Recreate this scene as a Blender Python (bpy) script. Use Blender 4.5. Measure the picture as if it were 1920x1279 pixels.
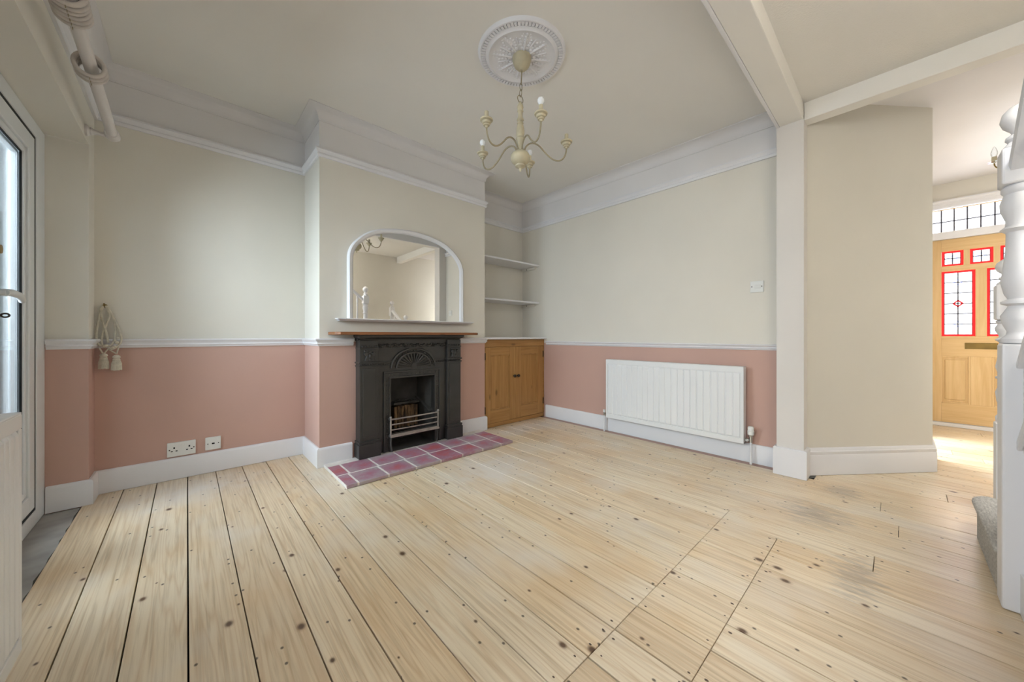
import bpy, bmesh, math, random
from math import sin, cos, pi, radians
from mathutils import Vector, Matrix

random.seed(7)
for o in list(bpy.data.objects):
    bpy.data.objects.remove(o)
scene = bpy.context.scene
COL = scene.collection

# ------------------------------------------------------------------ camera
FPX, U0, V0, CAMH, YAW = 664.6, 960.0, 629.8, 1.0, radians(42.514)
cam_d = bpy.data.cameras.new('camera')
cam = bpy.data.objects.new('camera', cam_d)
COL.objects.link(cam)
cam.location = (0, 0, CAMH)
cam.rotation_euler = (pi / 2, 0, -YAW)
cam_d.sensor_width = 36
cam_d.sensor_fit = 'HORIZONTAL'
cam_d.lens = 36 * FPX / 1920
cam_d.shift_x = 0
cam_d.shift_y = -(639.5 - V0) / 1920
cam_d.clip_start = 0.02
scene.camera = cam

# ------------------------------------------------------------------ world, daylight, exposure
scene.view_settings.view_transform = 'Standard'
scene.view_settings.look = 'None'
scene.view_settings.gamma = 1
scene.view_settings.use_curve_mapping = False
scene.view_settings.exposure = 0.55
scene.cycles.max_bounces = 6
scene.cycles.caustics_reflective = False
scene.cycles.caustics_refractive = False
scene.cycles.use_light_tree = False
w = bpy.data.worlds.new('sky')
scene.world = w
w.use_nodes = True
w.node_tree.nodes['Background'].inputs[0].default_value = (0.86, 0.93, 1.0, 1)
w.node_tree.nodes['Background'].inputs[1].default_value = 1.3


def area(name, loc, rot, sx, sy, power, col):
    d = bpy.data.lights.new(name, 'AREA')
    d.shape = 'RECTANGLE'
    d.size, d.size_y, d.energy, d.color = sx, sy, power, col
    o = bpy.data.objects.new(name, d)
    o.location = loc
    o.rotation_euler = rot
    COL.objects.link(o)
    return o


# daylight at the patio and front doors; other three are added unseen fill lights
area('daylight_patio_door', (-1.40, 2.46, 1.90), (0, -pi / 2 + radians(30), 0), 2.0, 1.9, 215, (0.86, 0.915, 1.0))
area('added_fill_passage', (-1.25, 0.45, 2.0), (0, -pi / 2 + radians(35), 0), 1.5, 1.4, 55, (0.94, 0.96, 1.0))  # added fill from the near left, behind an invented off-frame window
area('daylight_front_door', (6.75, -0.6, 1.7), (0, pi / 2, 0), 2.0, 1.0, 32, (0.95, 0.97, 1.0))
area('added_fill_hall', (4.95, 0.40, 1.15), (-pi / 2, 0, 0), 0.8, 2.0, 34, (0.88, 0.94, 1.0))  # added light behind a hidden doorway gap, brightens the hall
area('added_fill_stairwell', (0.55, -0.72, 4.5), (0, 0, 0), 1.9, 0.8, 260, (0.92, 0.955, 1.0))  # added overhead light in the open stairwell; no window is built there


# ------------------------------------------------------------------ materials
def lin(c):
    return tuple(((v / 255) / 12.92 if v / 255 <= 0.04045 else ((v / 255 + 0.055) / 1.055) ** 2.4) for v in c) + (1,)


class NT:
    def __init__(s, name):
        s.m = bpy.data.materials.new(name)
        s.m.use_nodes = True
        s.t = s.m.node_tree
        s.b = s.t.nodes['Principled BSDF']
        s.out = s.t.nodes['Material Output']

    def n(s, typ, **kw):
        nd = s.t.nodes.new(typ)
        for k, v in kw.items():
            if k.startswith('i_'):
                key = k[2:]
                nd.inputs[int(key) if key.isdigit() else key].default_value = v
            else:
                setattr(nd, k, v)
        return nd

    def l(s, a, b):
        s.t.links.new(a, b)

    def math(s, op, a, b=None, c=None):
        nd = s.n('ShaderNodeMath', operation=op)
        for i, v in enumerate((a, b, c)):
            if v is None:
                continue
            if isinstance(v, (int, float)):
                nd.inputs[i].default_value = v
            else:
                s.l(v, nd.inputs[i])
        return nd.outputs[0]

    def ramp(s, fac, stops):
        nd = s.n('ShaderNodeValToRGB')
        e = nd.color_ramp.elements
        while len(e) < len(stops):
            e.new(0.5)
        for i, (p, c) in enumerate(stops):
            e[i].position = p
            e[i].color = c
        s.l(fac, nd.inputs[0])
        return nd.outputs[0]

    def mix(s, fac, a, b, typ='MIX'):
        nd = s.n('ShaderNodeMix', data_type='RGBA', blend_type=typ)
        if isinstance(fac, (int, float)):
            nd.inputs[0].default_value = fac
        else:
            s.l(fac, nd.inputs[0])
        for i, v in ((6, a), (7, b)):
            if isinstance(v, tuple):
                nd.inputs[i].default_value = v
            else:
                s.l(v, nd.inputs[i])
        return nd.outputs[2]

    def noise(s, vec, scale, detail=3, rough=0.5, dist=0.0):
        nd = s.n('ShaderNodeTexNoise', i_Scale=scale, i_Detail=detail, i_Roughness=rough, i_Distortion=dist)
        if vec is not None:
            s.l(vec, nd.inputs['Vector'])
        return nd.outputs['Fac']

    def scaled(s, vec, sc):
        nd = s.n('ShaderNodeVectorMath', operation='MULTIPLY')
        s.l(vec, nd.inputs[0])
        nd.inputs[1].default_value = sc
        return nd.outputs[0]

    def bump(s, h, strength, dist=0.01):
        nd = s.n('ShaderNodeBump', i_Strength=strength, i_Distance=dist)
        s.l(h, nd.inputs['Height'])
        s.l(nd.outputs[0], s.b.inputs['Normal'])

    def pos(s):
        return s.n('ShaderNodeNewGeometry').outputs['Position']

    def obj(s):
        return s.n('ShaderNodeTexCoord').outputs['Object']


def paint(name, rgb, rough=0.6, bs=60, bstr=0.08, mott=0.04, msc=3.0, spec=0.3, metal=0.0):
    N = NT(name)
    p = N.pos()
    c = lin(rgb)
    dk = tuple(max(0, v * (1 - mott * 2)) for v in c[:3]) + (1,)
    lt = tuple(min(1, v * (1 + mott)) for v in c[:3]) + (1,)
    f = N.noise(p, msc, 2, 0.6)
    N.l(N.ramp(f, [(0.3, dk), (0.7, lt)]), N.b.inputs['Base Color'])
    N.b.inputs['Roughness'].default_value = rough
    N.b.inputs['Specular IOR Level'].default_value = spec
    N.b.inputs['Metallic'].default_value = metal
    if bstr:
        N.bump(N.noise(p, bs, 3, 0.6), bstr, 0.004)
    return N.m


def wood(name, light, dark, axis='z', rough=0.45, gs=1.0, knots=True):
    N = NT(name)
    v = N.obj()
    rnd = N.n('ShaderNodeObjectInfo').outputs['Random']
    off = N.n('ShaderNodeCombineXYZ')
    N.l(N.math('MULTIPLY', rnd, 17.0), off.inputs[0])
    N.l(N.math('MULTIPLY', rnd, 31.0), off.inputs[2])
    add = N.n('ShaderNodeVectorMath', operation='ADD')
    N.l(v, add.inputs[0])
    N.l(off.outputs[0], add.inputs[1])
    sc = {'z': (26, 26, 1.6), 'x': (1.6, 26, 26), 'y': (26, 1.6, 26)}[axis]
    sv = N.scaled(add.outputs[0], tuple(a * gs for a in sc))
    f = N.noise(sv, 1.0, 5, 0.6, 0.8)
    big = N.noise(add.outputs[0], 2.2, 2)
    col = N.ramp(f, [(0.25, lin(dark)), (0.7, lin(light))])
    col = N.mix(N.math('MULTIPLY', big, 0.5), col, lin(tuple((a + b) / 2 for a, b in zip(light, dark))))
    if knots:
        kv = N.n('ShaderNodeTexVoronoi', i_Scale=1.0)
        N.l(N.scaled(add.outputs[0], {'z': (6, 6, 2.6), 'x': (2.6, 6, 6), 'y': (6, 2.6, 6)}[axis]), kv.inputs['Vector'])
        k = N.ramp(kv.outputs['Distance'], [(0.05, (1, 1, 1, 1)), (0.12, (0, 0, 0, 1))])
        col = N.mix(N.math('MULTIPLY', k, 0.6), col, lin(tuple(c * 0.5 for c in dark)))
    N.l(col, N.b.inputs['Base Color'])
    N.b.inputs['Roughness'].default_value = rough
    N.b.inputs['Specular IOR Level'].default_value = 0.35
    N.bump(f, 0.12, 0.003)
    return N.m


def floor_mat():
    N = NT('pine_floor_boards')
    p = N.pos()
    v = N.obj()
    rnd = N.n('ShaderNodeObjectInfo').outputs['Random']
    off = N.n('ShaderNodeCombineXYZ')
    N.l(N.math('MULTIPLY', rnd, 23.0), off.inputs[0])
    N.l(N.math('MULTIPLY', rnd, 41.0), off.inputs[1])
    add = N.n('ShaderNodeVectorMath', operation='ADD')
    N.l(v, add.inputs[0])
    N.l(off.outputs[0], add.inputs[1])
    a = add.outputs[0]
    fine = N.noise(N.scaled(a, (70, 2.2, 1)), 1.0, 3, 0.65, 0.4)
    # cathedral grain: rings of a slowly bent field
    bend = N.noise(N.scaled(a, (8.0, 0.30, 1)), 1.0, 2, 0.45, 0.15)
    rings = N.math('FRACT', N.math('MULTIPLY', bend, 18.0))
    rings = N.math('ABSOLUTE', N.math('SUBTRACT', rings, 0.5))
    base = N.ramp(fine, [(0.3, lin((208, 190, 163))), (0.52, lin((236, 222, 199))), (0.75, lin((243, 231, 210)))])
    base = N.mix(N.ramp(rings, [(0.0, (0.34, 0.34, 0.34, 1)), (0.22, (0, 0, 0, 1))]), base, lin((200, 164, 120)))
    # board to board tone
    tone = N.ramp(rnd, [(0.0, lin((238, 228, 214))), (0.5, lin((255, 252, 246))), (1.0, lin((246, 234, 216)))])
    base = N.mix(1.0, base, tone, 'MULTIPLY')
    # warm varnish remains and pale bare patches
    patch = N.noise(p, 1.7, 2, 0.6)
    base = N.mix(N.ramp(patch, [(0.48, (0, 0, 0, 1)), (0.7, (0.45, 0.45, 0.45, 1))]), base, lin((218, 182, 134)))
    pale = N.noise(N.scaled(p, (1.6, 1.0, 1)), 1.25, 3, 0.7)
    base = N.mix(N.ramp(pale, [(0.5, (0, 0, 0, 1)), (0.72, (0.6, 0.6, 0.6, 1))]), base, lin((230, 222, 210)))
    # plaster dust by the hearth
    def blob(c, r):
        d = N.n('ShaderNodeVectorMath', operation='DISTANCE')
        N.l(N.scaled(p, (1 / r[0], 1 / r[1], 0)), d.inputs[0])
        d.inputs[1].default_value = (c[0] / r[0], c[1] / r[1], 0)
        return N.math('SUBTRACT', 1.0, d.outputs['Value'])
    dn = N.noise(p, 7.0, 3, 0.7)
    for c, r, k in (((1.75, 2.05), (0.75, 0.6), 1.0), ((2.75, 2.75), (0.75, 0.3), 1.2), ((0.05, 3.1), (0.6, 0.5), 0.8)):
        dust = N.math('MULTIPLY', N.math('MAXIMUM', blob(c, r), 0.0), dn)
        base = N.mix(N.ramp(N.math('MULTIPLY', dust, k), [(0.12, (0, 0, 0, 1)), (0.45, (0.75, 0.75, 0.75, 1))]), base, lin((228, 220, 210)))
    # grey worn traffic patches along the grain
    gn = N.noise(N.scaled(p, (45, 7, 1)), 1.0, 3, 0.8)
    for c, r in (((2.62, 0.32), (0.55, 0.42)), ((2.05, 0.12), (0.6, 0.25)), ((3.1, 0.25), (0.35, 0.3))):
        g = N.math('MULTIPLY', N.math('MAXIMUM', blob(c, r), 0.0), gn)
        base = N.mix(N.ramp(g, [(0.30, (0, 0, 0, 1)), (0.48, (0.5, 0.5, 0.5, 1))]), base, lin((138, 131, 124)))
    # knots
    kv = N.n('ShaderNodeTexVoronoi', voronoi_dimensions='2D', i_Scale=1.0, i_Randomness=1.0)
    N.l(N.scaled(a, (6.4, 4.6, 0.01)), kv.inputs['Vector'])
    sel = N.n('ShaderNodeSeparateColor')
    N.l(kv.outputs['Color'], sel.inputs[0])
    size = N.math('MULTIPLY_ADD', N.math('MULTIPLY', sel.outputs[1], sel.outputs[1]), 0.11, 0.035)
    kd = N.math('DIVIDE', kv.outputs['Distance'], size)
    on = N.math('GREATER_THAN', sel.outputs[0], 0.52)
    halo = N.math('MULTIPLY', on, N.ramp(kd, [(0.0, (0.7, 0.7, 0.7, 1)), (1.0, (0, 0, 0, 1))]))
    base = N.mix(halo, base, lin((150, 98, 56)))
    core = N.math('MULTIPLY', on, N.ramp(kd, [(0.30, (0.85, 0.85, 0.85, 1)), (0.68, (0, 0, 0, 1))]))
    base = N.mix(core, base, lin((74, 50, 34)))
    # nail heads and specks
    nv = N.n('ShaderNodeTexVoronoi', voronoi_dimensions='2D', i_Scale=1.0)
    N.l(N.scaled(a, (17, 13, 0.01)), nv.inputs['Vector'])
    ns = N.n('ShaderNodeSeparateColor')
    N.l(nv.outputs['Color'], ns.inputs[0])
    sp = N.math('MULTIPLY', N.math('GREATER_THAN', ns.outputs[0], 0.86), N.ramp(nv.outputs['Distance'], [(0.05, (0.85, 0.85, 0.85, 1)), (0.1, (0, 0, 0, 1))]))
    base = N.mix(sp, base, lin((66, 50, 42)))
    N.l(base, N.b.inputs['Base Color'])
    N.l(N.ramp(pale, [(0.3, (0.27, 0.27, 0.27, 1)), (0.75, (0.42, 0.42, 0.42, 1))]), N.b.inputs['Roughness'])
    N.b.inputs['Specular IOR Level'].default_value = 0.45
    N.bump(fine, 0.08, 0.002)
    return N.m


def tile_mat():
    N = NT('quarry_tile')
    p = N.pos()
    v = N.obj()
    ln = N.n('ShaderNodeVectorMath', operation='LENGTH')
    N.l(N.scaled(v, (8.5, 8.5, 0)), ln.inputs[0])
    n1 = N.noise(p, 9, 5, 0.7)
    r = N.n('ShaderNodeObjectInfo').outputs['Random']
    f = N.math('ADD', N.math('MULTIPLY', ln.outputs['Value'], 0.36), N.math('MULTIPLY_ADD', n1, 1.3, N.math('MULTIPLY_ADD', r, 0.35, -0.48)))
    c = N.ramp(f, [(0.25, lin((180, 92, 96))), (0.5, lin((168, 116, 132))), (0.85, lin((172, 158, 160)))])
    sp = N.noise(p, 60, 3, 0.7)
    c = N.mix(N.ramp(sp, [(0.62, (0, 0, 0, 1)), (0.75, (0.6, 0.6, 0.6, 1))]), c, lin((196, 188, 186)))
    N.l(c, N.b.inputs['Base Color'])
    N.b.inputs['Roughness'].default_value = 0.45
    N.bump(n1, 0.15, 0.004)
    return N.m


def brick_back_mat():
    N = NT('scorched_fireback')
    p = N.pos()
    n1 = N.noise(N.scaled(p, (40, 40, 6)), 1.0, 4, 0.7)
    n2 = N.noise(p, 14, 4)
    c = N.ramp(n1, [(0.35, lin((38, 30, 24))), (0.5, lin((120, 94, 66))), (0.7, lin((176, 140, 96)))])
    c = N.mix(N.ramp(n2, [(0.4, (0, 0, 0, 1)), (0.7, (0.8, 0.8, 0.8, 1))]), c, lin((60, 48, 40)))
    N.l(c, N.b.inputs['Base Color'])
    N.b.inputs['Roughness'].default_value = 0.9
    N.bump(n1, 0.6, 0.01)
    return N.m


def carpet_mat():
    N = NT('grey_stair_carpet')
    p = N.pos()
    n1 = N.noise(N.scaled(p, (40, 160, 160)), 1.0, 3, 0.7)
    n2 = N.noise(p, 260, 2)
    N.l(N.ramp(n1, [(0.3, lin((176, 170, 162))), (0.7, lin((226, 221, 212)))]), N.b.inputs['Base Color'])
    N.b.inputs['Roughness'].default_value = 0.95
    N.b.inputs['Specular IOR Level'].default_value = 0.05
    N.bump(n2, 0.8, 0.01)
    return N.m


def glass_clear():
    N = NT('clear_double_glazing')
    tr = N.n('ShaderNodeBsdfTransparent')
    tr.inputs[0].default_value = (0.93, 0.96, 0.97, 1)
    gl = N.n('ShaderNodeBsdfGlossy')
    gl.inputs['Roughness'].default_value = 0.02
    fr = N.n('ShaderNodeFresnel', i_IOR=1.45)
    mx = N.n('ShaderNodeMixShader')
    N.l(N.math('MULTIPLY', fr.outputs[0], 0.6), mx.inputs[0])
    N.l(tr.outputs[0], mx.inputs[1])
    N.l(gl.outputs[0], mx.inputs[2])
    N.l(mx.outputs[0], N.out.inputs[0])
    return N.m


def glass_obscure(name, rgb, k=0.5):
    N = NT(name)
    tr = N.n('ShaderNodeBsdfTransparent')
    tr.inputs[0].default_value = lin(rgb)
    tl = N.n('ShaderNodeBsdfTranslucent')
    tl.inputs[0].default_value = lin(rgb)
    mx = N.n('ShaderNodeMixShader')
    mx.inputs[0].default_value = k
    N.l(tr.outputs[0], mx.inputs[1])
    N.l(tl.outputs[0], mx.inputs[2])
    N.l(mx.outputs[0], N.out.inputs[0])
    return N.m


def mirror_mat():
    N = NT('mirror_silver')
    N.b.inputs['Base Color'].default_value = (0.9, 0.91, 0.9, 1)
    N.b.inputs['Metallic'].default_value = 1
    N.b.inputs['Roughness'].default_value = 0.015
    return N.m


M = {}
M['cream'] = paint('cream_wall_paint', (227, 221, 209), 0.7, 90, 0.0, 0.015, 1.5)
M['pink'] = paint('dusty_pink_wall_paint', (201, 165, 151), 0.65, 70, 0.06, 0.02, 1.5)
M['ceil'] = paint('cream_ceiling_paint', (240, 236, 229), 0.75, 70, 0.0, 0.015, 1.2)
M['stipple'] = paint('stippled_ceiling_paint', (240, 236, 229), 0.8, 120, 0.5, 0.02, 1.2)
M['white'] = paint('white_gloss_trim', (232, 230, 231), 0.35, 40, 0.0, 0.01, 3)
M['frieze'] = paint('white_frieze_paint', (230, 226, 224), 0.6, 70, 0.0, 0.012, 2)
M['post'] = paint('white_pier_paint', (224, 218, 212), 0.55, 70, 0.0, 0.012, 2)
M['upvc'] = paint('white_plastic_frame', (226, 228, 228), 0.3, 10, 0.0, 0.01, 3)
M['plastic'] = paint('white_plastic_plate', (232, 231, 226), 0.35, 10, 0.0, 0.01, 3)
M['dark'] = paint('dark_recess', (30, 28, 27), 0.7, 30, 0.0, 0.02)
M['gasket'] = paint('black_rubber_gasket', (38, 40, 40), 0.6, 30, 0.0, 0.02)
M['rad'] = paint('white_radiator_enamel', (234, 234, 233), 0.32, 20, 0.0, 0.006)
M['iron'] = paint('black_cast_iron', (52, 50, 47), 0.36, 130, 0.12, 0.1, 9, 0.7, 0.15)
M['soot'] = paint('sooty_iron', (74, 71, 67), 0.7, 50, 0.35, 0.2, 7)
M['steel'] = paint('worn_bright_steel', (176, 170, 164), 0.35, 60, 0.15, 0.15, 14, 0.5, 0.85)
M['chrome'] = paint('chrome_fitting', (190, 190, 188), 0.2, 10, 0.0, 0.05, 6, 0.5, 1.0)
M['brass'] = paint('aged_brass', (140, 116, 66), 0.4, 50, 0.1, 0.1, 9, 0.5, 0.8)
M['knob'] = paint('dark_bronze_knob', (62, 52, 42), 0.4, 50, 0.1, 0.1, 9, 0.5, 0.5)
M['cream_metal'] = paint('antique_cream_enamel', (196, 185, 156), 0.45, 90, 0.15, 0.06, 16)
M['arm'] = paint('aged_cream_wire', (160, 148, 122), 0.45, 90, 0.1, 0.08, 16)
M['bulb'] = paint('frosted_bulb_glass', (240, 240, 240), 0.25, 10, 0.0, 0.0)
M['rose'] = paint('white_plaster_rose', (236, 234, 236), 0.6, 60, 0.1, 0.01, 4)
M['cord'] = paint('ivory_silk_cord', (214, 206, 188), 0.8, 240, 0.7, 0.08, 40)
M['ring'] = paint('whitewashed_wooden_ring', (205, 196, 188), 0.5, 60, 0.15, 0.08, 20)
M['pole'] = paint('white_painted_pole', (222, 215, 210), 0.45, 50, 0.05, 0.02, 8)
M['nail'] = paint('rusty_nail_heads', (96, 80, 68), 0.6, 30, 0.0, 0.15, 9)
M['floor'] = floor_mat()
M['sub'] = paint('dark_underfloor', (34, 29, 25), 0.9, 30, 0.1, 0.1)
M['slab'] = paint('grey_concrete_threshold', (168, 164, 158), 0.75, 50, 0.3, 0.12, 6)
M['grout'] = paint('pale_mortar', (226, 218, 210), 0.85, 60, 0.3, 0.08, 12)
M['tile'] = tile_mat()
M['fireback'] = brick_back_mat()
M['carpet'] = carpet_mat()
M['pine'] = wood('waxed_pine', (190, 146, 90), (150, 106, 58), 'z')
M['pine_x'] = wood('waxed_pine_rail', (190, 146, 90), (150, 106, 58), 'x')
M['oak'] = wood('pale_oak', (230, 198, 148), (206, 168, 114), 'z', 0.45, 1.0, False)
M['oak_y'] = wood('pale_oak_rail', (230, 198, 148), (206, 168, 114), 'y', 0.45, 1.0, False)
M['mantel'] = wood('stained_mantel_wood', (164, 108, 66), (112, 70, 40), 'x', 0.4)
M['glass'] = glass_clear()
M['obscure'] = glass_obscure('white_obscure_glass', (250, 250, 252), 0.3)
M['redglass'] = glass_obscure('red_stained_glass', (222, 100, 100), 0.2)
M['blueglass'] = glass_obscure('blue_grey_stained_glass', (218, 222, 244), 0.2)
M['lead'] = paint('lead_came', (104, 102, 108), 0.5, 30, 0.0, 0.05, 9, 0.4, 0.4)
M['mirror'] = mirror_mat()
M['fence'] = paint('weathered_pale_fence', (186, 190, 188), 0.9, 60, 0.4, 0.15, 8)
M['paving'] = paint('grey_paving', (150, 152, 150), 0.9, 40, 0.3, 0.1, 5)


# ------------------------------------------------------------------ mesh helpers
class MB:
    def __init__(s):
        s.v, s.f, s.m = [], [], []

    def add(s, vs, fs, mi=0):
        b = len(s.v)
        s.v += [tuple(p) for p in vs]
        s.f += [tuple(b + i for i in f) for f in fs]
        s.m += [mi] * len(fs)
        return s

    def box(s, x0, x1, y0, y1, z0, z1, mi=0):
        x0, x1 = min(x0, x1), max(x0, x1)
        y0, y1 = min(y0, y1), max(y0, y1)
        z0, z1 = min(z0, z1), max(z0, z1)
        vs = [(x, y, z) for z in (z0, z1) for y in (y0, y1) for x in (x0, x1)]
        return s.add(vs, [(0, 2, 3, 1), (4, 5, 7, 6), (0, 1, 5, 4), (2, 6, 7, 3), (0, 4, 6, 2), (1, 3, 7, 5)], mi)

    def prism(s, poly, a0, a1, axis='z', mi=0):
        # poly in the plane normal to axis: z->(x,y), y->(x,z), x->(y,z)
        def P(p, a):
            return {'z': (p[0], p[1], a), 'y': (p[0], a, p[1]), 'x': (a, p[0], p[1])}[axis]
        n = len(poly)
        vs = [P(p, a0) for p in poly] + [P(p, a1) for p in poly]
        fs = [tuple(range(n)), tuple(range(2 * n - 1, n - 1, -1))] + [(i, (i + 1) % n, n + (i + 1) % n, n + i) for i in range(n)]
        return s.add(vs, fs, mi)

    def lathe(s, prof, c=(0, 0, 0), seg=24, axis='z', mi=0):
        # prof: (r, h); revolved about axis through c
        def P(r, h, a):
            x, y = r * cos(a), r * sin(a)
            q = {'z': (x, y, h), 'x': (h, x, y), 'y': (y, h, x)}[axis]
            return (c[0] + q[0], c[1] + q[1], c[2] + q[2])
        vs = [P(max(r, 1e-4), h, 2 * pi * k / seg) for r, h in prof for k in range(seg)]
        fs = []
        for i in range(len(prof) - 1):
            for k in range(seg):
                a, b = i * seg + k, i * seg + (k + 1) % seg
                fs.append((a, b, b + seg, a + seg))
        fs.append(tuple(range(seg))[::-1])
        fs.append(tuple(range((len(prof) - 1) * seg, len(prof) * seg)))
        return s.add(vs, fs, mi)

    def tube(s, pts, r, seg=10, closed=False, mi=0):
        pts = [Vector(p) for p in pts]
        n = len(pts)
        rr = r if isinstance(r, (list, tuple)) else [r] * n
        vs, fs = [], []
        prev = None
        for i, p in enumerate(pts):
            if closed:
                t = pts[(i + 1) % n] - pts[i - 1]
            else:
                t = pts[min(i + 1, n - 1)] - pts[max(i - 1, 0)]
            t.normalize()
            if prev is None:
                u = t.orthogonal().normalized()
            else:
                u = (prev - t * prev.dot(t))
                u = u.normalized() if u.length > 1e-6 else t.orthogonal().normalized()
            prev = u
            w_ = t.cross(u)
            vs += [p + (u * cos(2 * pi * k / seg) + w_ * sin(2 * pi * k / seg)) * rr[i] for k in range(seg)]
        m = n if closed else n - 1
        for i in range(m):
            j = (i + 1) % n
            for k in range(seg):
                fs.append((i * seg + k, i * seg + (k + 1) % seg, j * seg + (k + 1) % seg, j * seg + k))
        if not closed:
            fs.append(tuple(range(seg))[::-1])
            fs.append(tuple(range((n - 1) * seg, n * seg)))
        return s.add(vs, fs, mi)

    def torus(s, c, R, r, axis='z', seg=28, rs=8, sq=1.0, mi=0):
        pts = []
        for k in range(seg):
            a = 2 * pi * k / seg
            q = (R * cos(a), R * sq * sin(a))
            pts.append({'z': (c[0] + q[0], c[1] + q[1], c[2]), 'y': (c[0] + q[0], c[1], c[2] + q[1]), 'x': (c[0], c[1] + q[0], c[2] + q[1])}[axis])
        return s.tube(pts, r, rs, True, mi)

    def ball(s, c, r, seg=16, sz=1.0, mi=0):
        n = seg // 2
        return s.lathe([(r * sin(pi * i / n), -r * sz * cos(pi * i / n)) for i in range(n + 1)], c, seg, 'z', mi)

    def sweep(s, prof, path, mi=0, zoff=None):
        # prof: closed polygon of (d, z), d measured to the LEFT of the path direction; mitred corners
        n = len(prof)
        P = [Vector((p[0], p[1])) for p in path]
        rows = []
        for i, p in enumerate(P):
            d0 = (P[i] - P[i - 1]).normalized() if i > 0 else None
            d1 = (P[i + 1] - P[i]).normalized() if i < len(P) - 1 else None
            d0 = d0 or d1
            d1 = d1 or d0
            n0, n1 = Vector((-d0.y, d0.x)), Vector((-d1.y, d1.x))
            mvec = (n0 + n1)
            mvec = mvec / max(1e-6, mvec.dot(n0))
            dz = zoff[i] if zoff else 0
            rows.append([(p.x + mvec.x * d, p.y + mvec.y * d, z + dz) for d, z in prof])
        vs = [q for r in rows for q in r]
        fs = []
        for i in range(len(P) - 1):
            for k in range(n):
                fs.append((i * n + k, i * n + (k + 1) % n, (i + 1) * n + (k + 1) % n, (i + 1) * n + k))
        fs.append(tuple(range(n))[::-1])
        fs.append(tuple(range((len(P) - 1) * n, len(P) * n)))
        return s.add(vs, fs, mi)

    def build(s, name, mats, parent=None, smooth=False, bevel=0.0, seg=2, origin=None):
        me = bpy.data.meshes.new(name)
        vs = s.v
        if origin is not None:
            vs = [(a - origin[0], b - origin[1], c - origin[2]) for a, b, c in vs]
        me.from_pydata(vs, [], s.f)
        for m in (mats if isinstance(mats, (list, tuple)) else [mats]):
            me.materials.append(M[m])
        me.polygons.foreach_set('material_index', s.m)
        bm = bmesh.new()
        bm.from_mesh(me)
        bmesh.ops.recalc_face_normals(bm, faces=bm.faces)
        bm.to_mesh(me)
        bm.free()
        if smooth:
            me.polygons.foreach_set('use_smooth', [True] * len(me.polygons))
            me.set_sharp_from_angle(angle=radians(38))
        me.update()
        o = bpy.data.objects.new(name, me)
        COL.objects.link(o)
        if origin is not None:
            o.location = origin
        if bevel:
            md = o.modifiers.new('edge', 'BEVEL')
            md.width = bevel
            md.segments = seg
            md.limit_method = 'ANGLE'
        if parent is not None:
            o.parent = parent
            if origin is None or True:
                o.matrix_parent_inverse = parent.matrix_basis.inverted()
        return o


def tag(o, label, cat, group=None):
    o['label'] = label
    o['category'] = cat
    if group:
        o['group'] = group
    return o


def thing(name, label, cat, loc=(0, 0, 0), group=None):
    o = bpy.data.objects.new(name, None)
    o.empty_display_size = 0.05
    o.location = loc
    COL.objects.link(o)
    return tag(o, label, cat, group)


def struct(o, label=None, cat=None):
    o['kind'] = 'structure'
    if label:
        o['label'] = label
    if cat:
        o['category'] = cat
    return o


def boxes(name, mat, parent, items, bevel=0.0, seg=2):
    return [MB().box(*q).build(name, mat, parent, bevel=bevel, seg=seg) for q in items]


def bz(p0, p1, p2, p3, n=10):
    out = []
    for i in range(n + 1):
        t = i / n
        out.append(tuple((1 - t) ** 3 * a + 3 * t * (1 - t) ** 2 * b + 3 * t * t * (1 - t) * c + t ** 3 * d for a, b, c, d in zip(p0, p1, p2, p3)))
    return out


# ------------------------------------------------------------------ key dimensions
ZC = 2.72            # main ceiling
XB, XC = 3.29, -0.43  # wall with the radiator / wall with the patio doors
YL, YR = 3.42, 3.38   # back of the alcoves
YCB, X0, X1 = 2.97, 0.74, 2.33  # chimney breast
YN, XF = 3.25, -0.59  # nib face, patio door frame face
ZS = 2.135            # patio door soffit
PIER_X, PIER_Y0, PIER_Y1 = 3.16, 0.445, 0.60
BACK = -1.15
DX = 6.2              # front door plane


def zceil(x, y):
    return ZC - 0.04 * max(0, (x - 1.5) / 1.79) * min(1, max(0, (3.4 - y) / 2.8))


# ------------------------------------------------------------------ walls
def bands(o, x0, x1, y0, y1, dado=0.952, rail=2.39, top=2.80, low=1, mid=0, hi=2):
    o.box(x0, x1, y0, y1, -0.05, dado, low)
    o.box(x0, x1, y0, y1, dado, rail, mid)
    o.box(x0, x1, y0, y1, rail, top, hi)


WM = ['cream', 'pink', 'frieze']
o = MB(); bands(o, -0.68, X0, YL, YL + 0.2)
struct(o.build('wall_left_alcove', WM), 'back wall of the empty alcove, cream above dusty pink', 'wall')
o = MB(); bands(o, X1, XB + 0.2, YR, YR + 0.24)
struct(o.build('wall_right_alcove', WM), 'shadowed cream back wall of the alcove with the shelves', 'wall')
# chimney breast with a real fireplace recess
o = MB()
FX0, FX1, FZ = 1.25, 1.72, 0.66
for a, b in ((X0, FX0), (FX1, X1)):
    bands(o, a, b, YCB, YL + 0.2)
o.box(FX0, FX1, YCB, YL + 0.2, FZ, 0.952, 1)
o.box(FX0, FX1, YCB, YL + 0.2, 0.952, 2.39, 0)
o.box(FX0, FX1, YCB, YL + 0.2, 2.39, 2.80, 2)
o.box(FX0, FX1, YCB + 0.40, YL + 0.2, -0.05, FZ, 3)
struct(o.build('wall_chimney_breast', WM + ['soot']), 'projecting chimney breast, cream above dusty pink', 'wall')
o = MB(); bands(o, XB, XB + 0.18, PIER_Y0 + 0.01, YR + 0.2, 0.912, 2.385)
struct(o.build('wall_right', WM), 'long wall behind the radiator, cream above dusty pink', 'wall')
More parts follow.
